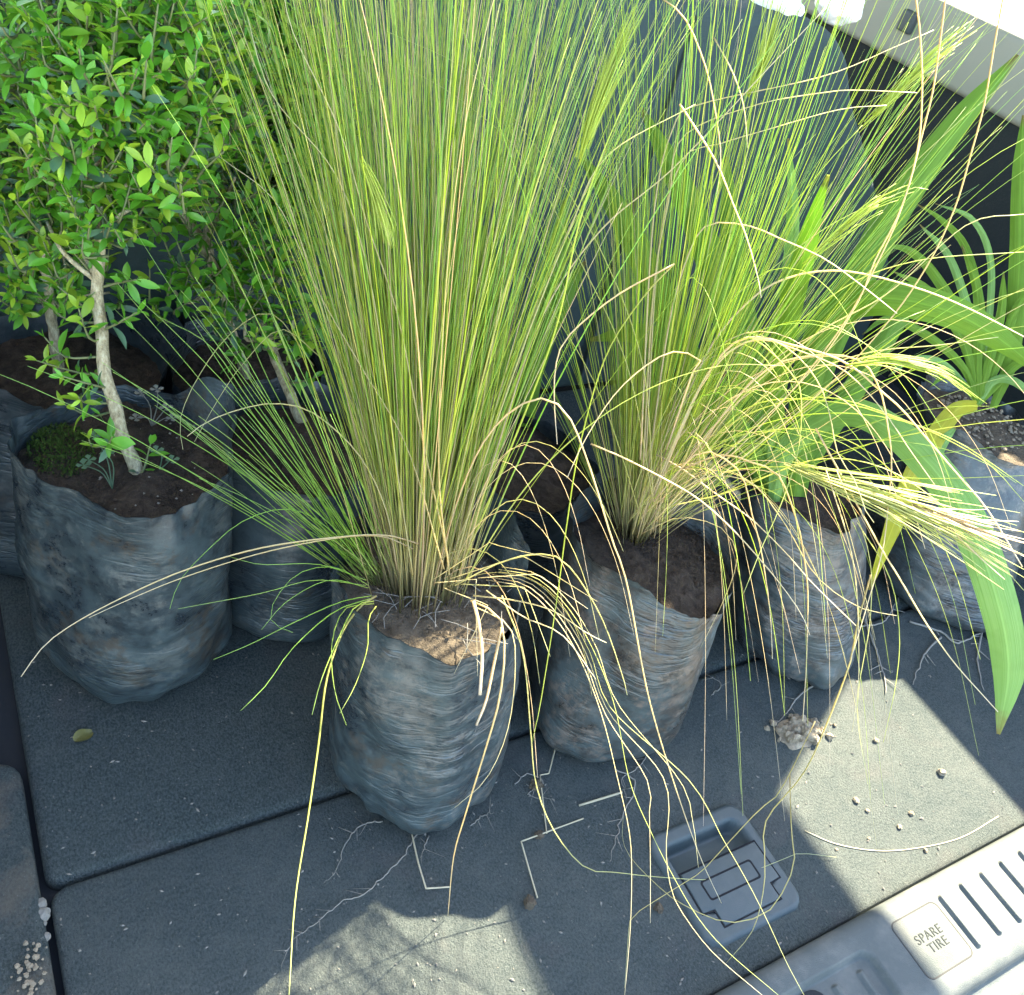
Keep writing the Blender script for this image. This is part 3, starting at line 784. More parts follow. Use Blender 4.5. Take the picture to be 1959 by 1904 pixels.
root_strand(g1, px(985,1500, 1010,1480, 1040,1500, 1010,1520, 1060,1530))
root_strand(g1, px(900,1580, 925,1560, 945,1555), .0006)
root_strand(g1, px(820,1600, 812,1620, 806,1640), .0006)

# ------------------------------------------------------------------ potted grass, right
b2 = floor_at(1140, 1360)
g2 = empty('potted_grass', (b2[0], b2[1], 0), 'looser sunlit grass arching over to the right, in a black bag beside the front clump', 'potted plant', 'grass clumps in black bags')
rim2 = at_height(1258, 1038, .222)
make_bag(g2, b2, rim2, .078, .079, 4.7, [(0, .002), (50, .0), (100, .004), (170, .012), (215, .014), (250, -.004), (285, -.020), (315, -.024), (340, .002)],
         .030, mat_bag('bag_plastic_right', 5.0, (.150, .115, .088), .95, (.026, .024, .021)), M_SOIL, .7)
s2 = at_height(1212, 1020, .196)
grit(g2, at_height(1290, 1050, .194), .05, .196, 420, 4, M_SOIL)
clump(g2, s2, at_depth(1400, 0, .72), 290, .235, .18, .020, .54, .85, 31, .10, .00046, .05)
clump(g2, s2, at_depth(1360, 0, .80), 170, .32, .24, .020, .40, 1.3, 32, .14, .00038, .06)
rl = np.random.default_rng(8); C = []
for i in range(14):                                   # arching blades that fall to the right and forward
    p0 = s2 + RIGHT * rl.uniform(-.02, .035); dirn = RIGHT * rl.uniform(.25, 1.0) + np.array([0, 0, 1]) * rl.uniform(.7, 1.1) + np.array([0, -1, 0]) * rl.uniform(-.35, .35)
    C.append((blade_curve(p0, dirn, rl.uniform(.3, .62), rl.uniform(1.5, 4.0), rl.normal(0, .25), 20), blade_radius(20, .00042 * rl.uniform(.7, 1.3), .4), rl.uniform(.3, 1), rl.choice([0, 0, 0, .3, .9]), .05, 1))
o = link('blades', blade_mesh(C, np.array(g2.location)), M_BLADE, g2); tag(o, kind='stuff', label='thin blades arching over to the right')
# long single blades
W = dict(r0=.0011, rnd=.6, dry=.9)
for pp, d0, d1, r0, rnd, dry in [
    (px(1240,900, 1280,620, 1320,480, 1356,430, 1430,432, 1493,457, 1573,493, 1640,540, 1716,600), .80, .70, .0012, .6, .9),
    (px(1260,900, 1350,680, 1440,570, 1513,530, 1590,518, 1656,525, 1740,547, 1806,570, 1873,600, 1960,645), .80, .74, .0013, .6, .9),
    (px(1230,900, 1250,560, 1280,380, 1306,263, 1440,203, 1573,178, 1640,173, 1756,178), .78, .72, .0011, .9, .75),
    (px(1235,880, 1260,480, 1306,307, 1373,277, 1473,247, 1606,210, 1696,202), .78, .73, .0011, .9, .8),
    (px(1225,880, 1250,420, 1290,240, 1339,200, 1573,147, 1706,93, 1786,58), .76, .73, .0011, .9, .85),
    (px(1750,-20, 1760,67, 1764,167, 1756,283, 1723,400, 1673,500, 1640,580, 1560,700, 1400,860, 1260,990), .66, .80, .0010, .6, .9),
    (px(1811,-20, 1800,67, 1786,167, 1766,250, 1735,367, 1690,480, 1600,640, 1450,820, 1270,990), .68, .80, .0010, .6, .95),
    (px(1922,-20, 1903,83, 1883,200, 1856,300, 1826,400, 1773,510, 1690,627, 1560,760, 1280,990), .70, .80, .0010, .6, .85),
    (px(1240,-20, 1306,30, 1346,117, 1366,200, 1379,300, 1370,380), .66, .68, .0009, .6, .9),
    (px(1300,200, 1333,250, 1373,317, 1403,393, 1429,457, 1450,533, 1456,570), .68, .67, .0012, .6, .9),
    (px(1366,73, 1403,143, 1423,207, 1430,283), .7, .7, .0009, .6, .7),
    (px(1250,950, 1340,740, 1400,660, 1449,645, 1506,658, 1589,681, 1639,708, 1673,738, 1723,781, 1766,831, 1826,901, 1889,975, 1956,1085), .78, .70, .0013, .6, .9),
    (px(1250,950, 1330,760, 1400,670, 1460,650, 1520,668, 1600,700, 1650,740, 1700,800, 1740,860, 1790,930), .78, .70, .0010, .6, .85),
    (px(1245,950, 1350,720, 1440,650, 1492,658, 1539,695, 1572,745, 1589,801, 1603,868, 1636,921, 1659,985, 1672,1000), .78, .69, .0010, .6, .7),
    (px(1300,900, 1380,720, 1430,645, 1519,721, 1533,775, 1526,868, 1493,968, 1456,1051, 1423,1135), .78, .68, .0009, .8, .3),
    (px(1300,900, 1450,720, 1560,680, 1646,691, 1683,745, 1699,818, 1706,885, 1699,968, 1689,1051, 1656,1168, 1626,1268), .78, .68, .0012, .6, .9),
    (px(1666,1100, 1639,1201, 1626,1269, 1579,1392, 1536,1482, 1466,1569, 1463,1640, 1461,1700, 1440,1780, 1390,1842), .70, None, .0010, .8, .7),
    (px(1250,960, 1333,868, 1390,880, 1423,918, 1439,985, 1456,1051, 1473,1168, 1478,1261), .78, .70, .0011, .6, .9),
    (px(1300,900, 1380,870, 1439,885, 1490,910, 1526,1001, 1539,1068, 1546,1135, 1543,1268, 1536,1380), .78, .69, .0012, .6, .9),
    (px(1255,870, 1306,898, 1373,948, 1439,995, 1506,1061, 1553,1115, 1640,1200), .78, .72, .0010, .6, .9),
    (px(1130,850, 1200,880, 1306,936, 1356,971, 1406,1018, 1449,1065, 1493,1118, 1533,1175, 1549,1215), .72, .70, .0011, .6, .9),
    (px(1560,820, 1620,930, 1683,1045, 1723,1111, 1773,1195, 1826,1269, 1880,1330, 1909,1362), .72, .72, .0012, .6, .85),
    (px(1580,900, 1623,1035, 1639,1135, 1643,1268, 1640,1330, 1630,1400), .70, .70, .0008, .9, .8),
    (px(1640,1000, 1700,1100, 1720,1200, 1715,1300, 1690,1420), .70, .72, .0006, .8, .2),
    (px(1600,900, 1660,1050, 1665,1180, 1640,1350, 1660,1500), .70, .72, .0006, .6, .5),
    (px(1511,1480, 1514,1586, 1520,1637, 1518,1660, 1498,1706, 1467,1746, 1415,1764, 1371,1760, 1315,1735, 1271,1706, 1209,1644, 1191,1604, 1193,1560), .80, None, .0007, .5, .7),
    (px(1560,1380, 1493,1513, 1449,1553, 1360,1649, 1338,1671, 1282,1706, 1215,1749, 1204,1769, 1202,1791, 1195,1890), .74, None, .0007, .5, .7),
    (px(1275,860, 1330,700, 1340,690, 1300,672, 1250,690, 1180,750, 1120,840, 1085,915), .74, .66, .0011, .6, .95),
    (px(1290,505, 1230,570, 1160,680, 1110,850, 1085,1000, 1065,1150, 1035,1340, 1018,1420), .68, .66, .0009, 1, .1),
    (px(1290,505, 1180,565, 1090,640, 1065,690, 1060,760, 1066,850), .68, .66, .0011, .6, .95),
    (px(1230,1000, 1150,760, 1060,600, 1000,520, 960,505, 900,540), .80, .72, .0008, .8, .3),
    (px(1250,960, 1200,700, 1100,480, 1000,300, 880,190, 760,120), .78, .66, .0008, .6, .4),
    (px(1250,960, 1230,700, 1150,480, 1040,300, 900,140, 740,60), .78, .66, .0008, .6, .4),
    (px(1240,960, 1300,800, 1380,600, 1470,520, 1590,430, 1740,362, 1776,363), .8, .76, .0008, .5, .3),
    (px(1290,930, 1420,760, 1560,640, 1700,560, 1850,430, 1959,410), .8, .8, .0011, .8, .6),
    (px(1290,930, 1450,700, 1600,560, 1750,500, 1959,482), .8, .8, .0009, .9, .2),
    (px(1290,930, 1460,760, 1640,680, 1800,660, 1910,645), .8, .8, .0009, .9, .5),
    (px(1290,930, 1430,780, 1600,770, 1740,810, 1840,850, 1959,930), .8, .74, .0008, .9, .1),
    (px(1290,930, 1400,810, 1560,760, 1720,800, 1880,880, 1959,960), .8, .74, .0008, .8, .2),
    (px(1290,950, 1400,900, 1560,895, 1750,915, 1959,910), .8, .76, .0008, 1, .1),
    (px(1280,970, 1400,940, 1560,880, 1700,900, 1840,1000, 1959,1130), .8, .74, .0008, .9, .2),
    (px(1250,1000, 1330,920, 1430,920, 1500,1000, 1560,1100, 1640,1160, 1715,1178), .78, .72, .0008, .6, .8),
    (px(1230,1020, 1300,990, 1380,1010, 1410,1060, 1400,1110, 1370,1180, 1340,1240), .80, .76, .0005, .6, .8)]:
    traced(g2, pp, d0, d1, r0, rnd, dry, .12, dm=None if d1 else .74)
rh = np.random.default_rng(77)
def arc_px(x0, y0, xt, yt, xe, ye):                   # a smooth arch: up from the root, over, and down
    P0, P1, P2, P3 = np.array([x0, y0]), np.array([x0 + .45 * (xt - x0), yt - .30 * (y0 - yt)]), np.array([xt + .55 * (xe - xt), yt - .12 * (y0 - yt)]), np.array([xe, ye])
    return [tuple((1 - t) ** 3 * P0 + 3 * t * (1 - t) ** 2 * P1 + 3 * t * t * (1 - t) * P2 + t ** 3 * P3) for t in np.linspace(0, 1, 9)]
for i in range(22):
    x0, y0 = 1230 + rh.normal(0, 25), 985 + rh.normal(0, 22); xt = rh.uniform(1330, 1740); yt = rh.uniform(480, 860)
    xe = xt + rh.uniform(30, 330); ye = yt + rh.uniform(60, 620)
    traced(g2, arc_px(x0, y0, xt, yt, xe, ye), .80, rh.uniform(.66, .78), rh.uniform(.00032, .0007), rh.uniform(.3, 1), rh.choice([0, 0, .2, .7, .95]), .1)
for i in range(9):
    x0, y0 = 850 + rh.normal(0, 22), 1110 + rh.normal(0, 15); xt = rh.uniform(960, 1100); yt = rh.uniform(820, 1080); xe = xt + rh.uniform(40, 240); ye = yt + rh.uniform(160, 520)
    traced(g1, arc_px(x0, y0, xt, yt, xe, ye), .72, rh.uniform(.62, .68), rh.uniform(.0003, .0006), rh.uniform(.3, 1), rh.choice([0, .6, .9, 1]), .1)
for i in range(24):                                   # a fine pale web hanging over the bags on the right
    x0, y0 = 1235 + rh.normal(0, 25), 990 + rh.normal(0, 20); xt = rh.uniform(1280, 1640); yt = rh.uniform(620, 900)
    xe = xt + rh.uniform(-60, 260); ye = rh.uniform(1150, 1640)
    traced(g2, arc_px(x0, y0, xt, yt, xe, ye), .80, rh.uniform(.68, .76), rh.uniform(.00024, .00040), rh.uniform(.3, 1), rh.choice([.2, .7, .9, 1]), .2)
seed_head(g2, px(1105,320, 1140,210, 1190,85, 1245,-20), .66, .66, 60, .004, .014, 1)
seed_head(g2, px(1425,190, 1462,110, 1490,20, 1500,-10), .74, .74, 40, .004, .012, 2)
seed_head(g2, px(1640,250, 1723,167, 1789,107, 1890,33), .76, .76, 40, .004, .013, 3)
seed_head(g1, px(690,300, 715,360, 735,420, 748,475), .60, .62, 40, .004, .010, 4)
seed_head(g2, px(1530,510, 1606,443, 1673,390, 1742,361), .76, .76, 34, .004, .012, 5)
seed_head(g2, px(1610,700, 1689,688, 1756,698, 1806,715, 1895,778), .72, .72, 34, .004, .012, 6)
seed_head(g2, px(1500,888, 1606,925, 1689,951, 1773,985, 1856,1020, 1975,1075), .71, .71, 90, .006, .045, 7, .0005, .35, .8)
seed_head(g2, px(1740,960, 1800,985, 1870,1010, 1975,1035), .71, .71, 36, .004, .022, 8, .0006, 1.0, .8)
traced(g2, px(1240,980, 1300,560, 1400,260, 1460,110), .8, .74, .0011, .9, 0)
traced(g2, px(1240,980, 1400,560, 1560,340, 1650,240), .8, .76, .0011, .9, 0)
root_strand(g2, px(1175,1470, 1215,1500, 1190,1560, 1180,1600, 1165,1650), .0009)
root_strand(g2, px(1240,1440, 1220,1470, 1190,1490, 1200,1530), .0008)
root_strand(g2, px(1360,1330, 1380,1310, 1350,1290), .0006)

# ------------------------------------------------------------------ strap-leaf plant
def strap(root, pts, d, widths, mat, seed=0, fold=.22, name='leaf', n=30, thick=.0009, face=None, twist=0.0):
    """a broad strap leaf with a keel, along points (px, py) at distances d"""
    d = d if isinstance(d, (list, tuple)) else [d] * len(pts)
    P = [at_depth(x, y, min(q, floor_depth(x, y) - .004)) for (x, y), q in zip(pts, d)]
    C = catmull(P, n); T = np.gradient(C, axis=0); T /= np.linalg.norm(T, axis=1)[:, None]
    w = np.interp(np.linspace(0, 1, n), np.linspace(0, 1, len(widths)), widths)
    V = []; tint = []; K = 7
    for side in (0, 1):
        for i in range(n):
            view = nz(C[i] - CAM) if face is None else np.asarray(face, float)
            s = nz(np.cross(T[i], view)); nrm = np.cross(s, T[i])
            a = twist * i / n; s, nrm = s * math.cos(a) + nrm * math.sin(a), nrm * math.cos(a) - s * math.sin(a)
            for k in range(K):
                q = k / (K - 1) * 2 - 1
                hgt = fold * abs(q) ** 1.3 * w[i] * .5 + .0015 * n3(i * .3 + seed, q * 2, seed)
                th = (thick if side else 0) * (1 - q * q)
                V.append(C[i] + s * q * w[i] * .5 + nrm * (hgt + th) - np.array(root.location)); tint.append((k / (K - 1), i / n, seed % 1))
    Fc = []
    for side in (0, 1):
        o = side * n * K
        for i in range(n - 1):
            for k in range(K - 1):
                q = (o + i * K + k, o + i * K + k + 1, o + (i + 1) * K + k + 1, o + (i + 1) * K + k); Fc.append(q if side else q[::-1])
    me = mesh(name, V, Fc); set_tint(me, tint); return link(name, me, mat, root)
M_STRAP = mat_strap('strap_leaf', (.13, .26, .016), (.21, .36, .035), .45)
M_STRAP_P = mat_strap('pale_strap_leaf', (.17, .33, .07), (.27, .44, .13), .38)
M_STRAP_Y = mat_strap('yellowing_sunlit_leaf', (.50, .48, .02), (.60, .56, .08), .5)  # yellowing leaf, its yellow strengthened to carry the sunlight in the colour
b3 = floor_at(1515, 1238)
g3 = empty('potted_strap_plant', (b3[0], b3[1], 0), 'broad strap-leaved plant in a black bag behind the spilled soil heap', 'potted plant')
rim3 = at_height(1535, 915, .215)
make_bag(g3, b3, rim3, .069, .070, 8.2, [(0, .0), (60, .004), (120, .010), (180, .006), (230, .0), (270, -.006), (310, .004), (340, -.004)], .018,
         mat_bag('bag_plastic_strap', 9.0, (.15, .132, .112), .9, (.020, .020, .022)), M_SOIL, 1.3)
taper = [.012, .024, .030, .032, .030, .024, .004]
def wl(k): return [x * k for x in taper]
strap(g3, px(1498,960, 1480,800, 1500,640, 1535,500, 1562,400, 1585,335), [.98, .93, .86, .80, .77, .75], wl(.72), M_STRAP, 1)
strap(g3, px(1480,960, 1478,860, 1492,700, 1510,520, 1517,400, 1508,265), [.98, .95, .90, .85, .82, .79], wl(.45), M_STRAP_P, 2)
strap(g3, px(1530,950, 1560,740, 1625,570, 1720,390, 1840,225, 1948,105), [1.0, 1.0, 1.0, 1.02, 1.04, 1.05], wl(1.12), M_STRAP, 3)
strap(g3, px(1520,950, 1545,720, 1600,600, 1680,570, 1800,590, 1900,640, 2000,720), [.98, .96, .93, .90, .88, .88, .88], wl(1.1), M_STRAP, 4, .3)
strap(g3, px(1480,960, 1500,870, 1560,810, 1640,790, 1740,850, 1835,965, 1900,1120, 1930,1270, 1910,1405), [.97, .94, .90, .86, .82, .80, .80, .82, .84], [.012, .024, .026, .027, .030, .031, .031, .028, .003], M_STRAP_P, 5, .3)
strap(g3, px(1480,950, 1420,720, 1360,500, 1290,330, 1225,205), [.99, .98, .96, .95, .94], wl(1.0), M_STRAP, 6)
strap(g3, px(1470,950, 1350,760, 1260,560, 1180,400, 1105,290), [1.0, 1.0, 1.0, 1.0, 1.0], wl(1.0), M_STRAP, 7)
strap(g3, px(1480,950, 1400,800, 1330,700, 1230,640, 1130,650), [.99, .97, .97, .98, 1.0], wl(.9), M_STRAP, 8)
strap(g3, px(1500,950, 1450,760, 1420,600, 1400,450, 1390,300), [1.0, 1.0, 1.0, 1.0, 1.0], wl(.9), M_STRAP, 9)
strap(g3, px(1520,930, 1600,800, 1700,640, 1760,560), [1.0, 1.02, 1.05, 1.08], wl(.8), M_STRAP, 10)
root_strand(g3, px(1560,1310, 1530,1330, 1500,1370, 1480,1390), .0013)
root_strand(g3, px(1650,1180, 1670,1230, 1690,1290, 1695,1330), .0016)
root_strand(g3, px(1640,1200, 1690,1190, 1710,1160, 1730,1130), .0013)

# ------------------------------------------------------------------ spider plant at the right edge
b4 = floor_at(1800, 1130)
g4 = empty('potted_spider_plant', (b4[0], b4[1], 0), 'plant with narrow arching ribbon leaves in a dusty bag at the right edge', 'potted plant')
rim4 = at_height(1880, 810, .215)
make_bag(g4, b4, rim4, .088, .086, 12.4, [(0, .0), (90, .006), (160, .012), (200, .020), (240, .004), (280, -.004), (320, .004)], .012,
         mat_bag('bag_plastic_spider', 13.0, (.17, .16, .14), .9, (.028, .029, .030)), M_SOIL_DRY, .8)
grit(g4, at_height(1880, 810, .205), .06, .206, 260, 9, M_CLOD, .0015, .004)
B4 = (1872, 775)
for k, (pp, ww, mt) in enumerate([
    (px(*B4, 1850,640, 1790,530, 1740,480, 1690,470), .55, M_STRAP), (px(*B4, 1865,650, 1820,500, 1760,430), .45, M_STRAP_P), (px(*B4, 1880,620, 1850,480, 1800,420, 1756,392), .42, M_STRAP),
    (px(*B4, 1890,640, 1895,500, 1860,420, 1790,390), .36, M_STRAP_P), (px(*B4, 1840,700, 1770,640, 1700,610, 1650,640), .45, M_STRAP), (px(*B4, 1830,720, 1790,690, 1740,690, 1700,720), .40, M_STRAP_P),
    (px(*B4, 1910,690, 1940,600, 1975,540), .5, M_STRAP), (px(*B4, 1920,720, 1960,690, 2010,690), .5, M_STRAP), (px(*B4, 1900,730, 1940,730, 1990,770), .45, M_STRAP_P),
    (px(*B4, 1870,690, 1870,560, 1840,470), .5, M_STRAP), (px(*B4, 1850,740, 1810,720, 1780,740), .3, M_STRAP), (px(1900,780, 1935,680, 1950,500, 1952,330, 1958,220), 1.0, M_STRAP),
    (px(*B4, 1845,660, 1780,560, 1710,520), .5, M_STRAP), (px(*B4, 1890,700, 1915,600, 1920,520), .5, M_STRAP)]):
    nn = len(pp); strap(g4, pp, [1.16 - .012 * i for i in range(nn)], wl(ww * .72), mt, 20 + k)
strap(g4, px(1870,775, 1830,785, 1790,835, 1740,930, 1700,1030, 1662,1128), [1.14, 1.08, 1.0, .92, .88, .86], [.012, .020, .021, .022, .018, .003], M_STRAP_Y, 40, .15)
strap(g4, px(1760,900, 1790,860, 1828,818), [1.0, 1.0, 1.0], [.004, .018, .003], M_STRAP_P, 41, .1)
root_strand(g4, px(1740,1190, 1800,1210, 1830,1230, 1880,1210, 1940,1180), .0016)
root_strand(g4, px(1800,1220, 1770,1250, 1745,1310), .0016)
root_strand(g4, px(1880,1200, 1870,1260, 1880,1320), .0016)

# ------------------------------------------------------------------ box shrubs
def leaf_geo(L, w, bend, cup):
    V = []; n = 6
    prof_ = [0.12, .62, .95, 1.0, .72, .06]
    for i in range(n):
        u = i / (n - 1); y = L * u; z = -bend * L * u * u
        for k, q in enumerate((-1, 0, 1)):
            V.append((q * w * .5 * prof_[i], y, z + cup * w * abs(q) * prof_[i]))
    Fc = [(i * 3 + k, i * 3 + k + 1, (i + 1) * 3 + k + 1, (i + 1) * 3 + k) for i in range(n - 1) for k in range(2)]
    return np.array(V), Fc
LEAFGEO = [leaf_geo(1, .38, .18, .16), leaf_geo(1, .33, .32, .20), leaf_geo(1, .44, .10, .10), leaf_geo(1, .30, .05, .24)]
LEAFMESH = []
for a in range(3):
    row = []
    for V, Fc in LEAFGEO:
        me = mesh('leaf', V, Fc); me.materials.append(M_LEAF[a]); row.append(me)
    LEAFMESH.append(row)
def leaf_matrix(p, d, up, s, roll):
    d = nz(d); x = nz(np.cross(d, up)); z = np.cross(x, d)
    x, z = x * math.cos(roll) + z * math.sin(roll), z * math.cos(roll) - x * math.sin(roll)
    return np.array([x * s, d * s, z * s]).T, p
def on_screen(p):
    v = np.asarray(p) - CAM; z = v @ FWD
    return CX + F_PX * (v @ RIGHT) / z, CY + F_PX * (v @ DOWN) / z, z
def shrub(root, trunk_pts, trunk_r, crown, n_twigs, seed, low=(), leaf_len=.0160, n_parts=300, young=.6):
    """trunk_pts: world polyline; crown: list of (centre world, radius); low: extra twigs (start, end) near the base"""
    r = np.random.default_rng(seed); O = np.array(root.location)
    T = catmull(trunk_pts, 40)
    for i in range(40): T[i] += np.array([n3(i * .35, seed, 1), n3(i * .35, seed, 4), 0]) * .0022
    rad = np.linspace(trunk_r * 1.02, trunk_r * .5, 40) * np.array([1 + .16 * n3(i * .8, seed, 9) for i in range(40)])
    v, f = tube_data(T - O, rad, 10); link('trunk', mesh('trunk', v, f), M_BARK, root)
    twigs = []; br = []
    for (c, R) in crown:                                # a branch from the trunk into each crown lobe
        c = np.asarray(c); k = np.argmin(np.linalg.norm(T - (c - np.array([0, 0, R * .9])), axis=1)); st = T[k]
        mid = (st + c) / 2 + r.normal(0, .01, 3); br.append((catmull([st, mid, c], 10), .0022))
        for j in range(max(3, int(n_twigs * R * R * R * 900))):
            q = r.normal(0, 1, 3); q = nz(q) * R * r.uniform(.45, 1.0) ** .6
            e = c + q
            s0 = c + q * r.uniform(.25, .5) + np.array([0, 0, -.02]) + r.normal(0, .006, 3)
            twigs.append((s0, e, .9))
    for s0, e in low: twigs.append((np.asarray(s0), np.asarray(e), .75))
    tw = []; leaves = []
    for s0, e, yg in twigs:
        mid = (s0 + e) / 2 + np.array([0, 0, -.008]) + r.normal(0, .004, 3)
        C = catmull([s0, mid, e], 8); tw.append((C, .0011))
        Ln = np.linalg.norm(e - s0); nn = max(3, int(Ln / .0080))
        yflag = r.random() < young * yg
        for i in range(nn + 1):
            u = .15 + .85 * i / nn; x = u * 7; k = min(int(x), 6)
            p = C[k] + (C[k + 1] - C[k]) * (x - k); ax = nz(C[k + 1] - C[k])
            a0 = (i % 2) * math.pi / 2 + r.normal(0, .3); s1_ = nz(np.cross(ax, [.3, .2, 1])); s2_ = np.cross(ax, s1_)
            for h in (0, math.pi):
                if r.random() < .08: continue
                sd_ = s1_ * math.cos(a0 + h) + s2_ * math.sin(a0 + h)
                op = .75 if i < nn else .35
                d = nz(ax * (1 - op) * 1.6 + sd_ * op * 1.2 + np.array([0, 0, .12]))
                age = (2 if yflag and u > .5 else 1) if u > .35 else (0 if r.random() < .55 else 1)
                sz = leaf_len * r.uniform(.5, 1.25) * (1 if u < .85 else .8)
                leaves.append((*leaf_matrix(p, d, np.array([.05, -.1, 1]) + ax * .8 + r.normal(0, .25, 3), sz, r.normal(0, .35)), age, r.integers(4)))
    pb = [tube_data(c - O, blade_radius(len(c), q, .5), 5) for c, q in br]
    v, f = merge(pb) if pb else (None, None)
    for q in pb: link('branch', mesh('branch', *q), M_BARK, root)
    v, f = merge([tube_data(c - O, blade_radius(len(c), q, .5), 4) for c, q in tw])
    o = link('twigs', mesh('twigs', v, f), M_TWIG, root); tag(o, kind='stuff')
    # the leaves nearest the viewer and in the frame are single parts, the others one crown
    def score(l):
        x, y, z = on_screen(l[1]); return z + (5 if not (-30 < x < 1990 and -30 < y < 1930) else 0)
    leaves.sort(key=score)
    for Mx, p, age, g in leaves[:n_parts]:
        o = bpy.data.objects.new('leaf', LEAFMESH[age][g]); col.objects.link(o); o.parent = root
        M4 = Matrix.Identity(4)
        for i in range(3):
            for j in range(3): M4[i][j] = Mx[i, j]
            M4[i][3] = p[i] - O[i]
        o.matrix_local = M4
    P = []; tint = []
    for Mx, p, age, g in leaves[n_parts:]:
        V, Fc = LEAFGEO[g]; P.append((V @ Mx.T + p - O, Fc)); q = r.random(); tint += [(age / 2, q, 0)] * len(V)
    if P:
        v, f = merge(P); me = mesh('crown', v, f); set_tint(me, tint); o = link('crown', me, M_LEAF_ATTR, root); tag(o, kind='stuff')
    print(root.name, 'leaves', len(leaves))
def lobes(*a): return [(at_depth(a[i], a[i + 1], a[i + 2]), a[i + 3]) for i in range(0, len(a), 4)]
def on_trunk(T, px_, py_):                            # a point of the trunk polyline nearest to a pixel
    C = catmull(T, 60); return min(C, key=lambda p: (on_screen(p)[0] - px_) ** 2 + (on_screen(p)[1] - py_) ** 2)
def low_twigs(T, *a):
    out = []
    for i in range(0, len(a), 5):
        s0 = on_trunk(T, a[i], a[i + 1]); dz = on_screen(s0)[2] + a[i + 4]
        out.append((s0, at_depth(a[i + 2], a[i + 3], dz)))
    return out

# front shrub, left
b5 = floor_at(262, 1236)
h1 = empty('potted_shrub', (b5[0], b5[1], 0), 'small-leaved box shrub with a bare pale trunk in the large bag at the left front', 'potted plant', 'box shrubs in black bags')
rim5 = at_height(246, 838, .258)
make_bag(h1, b5, rim5, .081, .0815, 20.3, [(0, .024), (25, .026), (55, -.010), (110, -.008), (170, .004), (215, .004), (250, -.004), (290, -.010), (325, .0), (345, .024)],
         .030, mat_bag('bag_plastic_shrub', 21.0, (.115, .125, .112), .9), M_SOIL, 1.2)
sz5 = .232
grit(h1, at_height(250, 870, sz5), .07, sz5, 380, 12, M_SOIL); grit(h1, at_height(260, 880, sz5), .065, sz5 + .002, 40, 13, M_CRUMB, .0007, .0016)
# moss cushion on the soil
rr = random.Random(4); P = []
mc = at_height(118, 862, sz5 + .002)
for i in range(1100):
    a = rr.random() * 6.283; q = rr.random() ** .6; c = mc + np.array([math.cos(a) * .026 * q, math.sin(a) * .034 * q, .006 * (1 - q * q)])
    d = nz(np.array([rr.gauss(0, .7), rr.gauss(0, .7), 1])); s = nz(np.cross(d, [rr.gauss(0, 1), rr.gauss(0, 1), .1])) * rr.uniform(.0006, .0011); L = rr.uniform(.002, .0055)
    P.append((np.array([c - s, c + s, c + d * L]) - np.array(h1.location), [(0, 1, 2)]))
v, f = merge(P); o = link('moss', mesh('moss', v, f), M_MOSS, h1); tag(o, kind='stuff', label='green moss cushion on the soil')
d5 = on_screen(at_height(265, 912, sz5))[2]
T5 = [at_height(266, 918, sz5 - .008), at_depth(240, 845, d5 - .015), at_depth(214, 765, d5 - .03), at_depth(198, 690, d5 - .045), at_depth(190, 590, d5 - .06), at_depth(186, 500, d5 - .075), at_depth(196, 420, d5 - .09), at_depth(180, 270, d5 - .11), at_depth(165, 100, d5 - .13), at_depth(160, -80, d5 - .15)]
shrub(h1, T5, .0058,
      lobes(85, 415, .69, .040, 30, 290, .68, .048, 150, 270, .63, .046, 205, 120, .60, .050, 60, 110, .64, .052, 320, 270, .64, .044, 330, 110, .62, .050, 195, 395, .65, .032, 255, 400, .66, .030, 130, 450, .69, .026, 420, 190, .68, .040, 440, 50, .68, .045, 130, -20, .6, .05, 300, -20, .6, .05),
      450, 51, low_twigs(T5, 197,690, 85,645, -.02, 200,720, 70,690, -.01, 205,745, 120,720, -.04, 210,770, 150,760, -.035, 215,790, 125,775, 0, 235,840, 170,840, -.02, 240,850, 215,835, -.04,
                         190,600, 110,548, -.02, 190,620, 70,560, .01, 188,560, 262,535, -.02, 192,640, 262,598, -.02, 192,650, 150,590, -.03, 266,905, 288,850, -.01, 188,530, 130,470, -.02, 195,450, 260,440, -.03))
# weeds on the soil
def weed(root, base_px, tips, z, mat):
    O = np.array(root.location); p0 = at_height(*base_px, z); parts = []
    for (x, y, dz) in tips:
        e = at_depth(x, y, on_screen(p0)[2] - dz); C = catmull([p0, (p0 + e) / 2 + np.array([.003, 0, .004]), e], 8)
        parts.append(tube_data(C - O, blade_radius(8, .0006, .6), 4))
        for k in range(4):
            a = k * 1.57; q = [e + .004 * np.array([math.cos(a + s) * t, math.sin(a + s) * t, .15 * t]) for s, t in ((-.5, .6), (-.55, 1.2), (0, 1.5), (.55, 1.2), (.5, .6))]
            parts.append((np.array([e] + q) - O, [(0, 1, 2, 3, 4, 5)]))
    v, f = merge(parts); return link('weed', mesh('weed', v, f), mat, root)
M_WEED = mat_plain('weed_green', (.10, .17, .09), .6, .3, 200, .4, .25); M_WEEDG = mat_plain('withered_weed', (.16, .155, .12), .8)
weed(h1, (215, 935), ((180, 835, .012), (205, 868, .008), (170, 880, .004), (160, 890, .003)), sz5, M_WEED)
weed(h1, (290, 815), ((300, 745, .02), (270, 752, .02), (318, 780, .012), (330, 800, .008), (260, 800, .006)), sz5, M_WEEDG)
weed(h1, (305, 900), ((330, 880, .004), (300, 862, .012)), sz5, M_WEED)

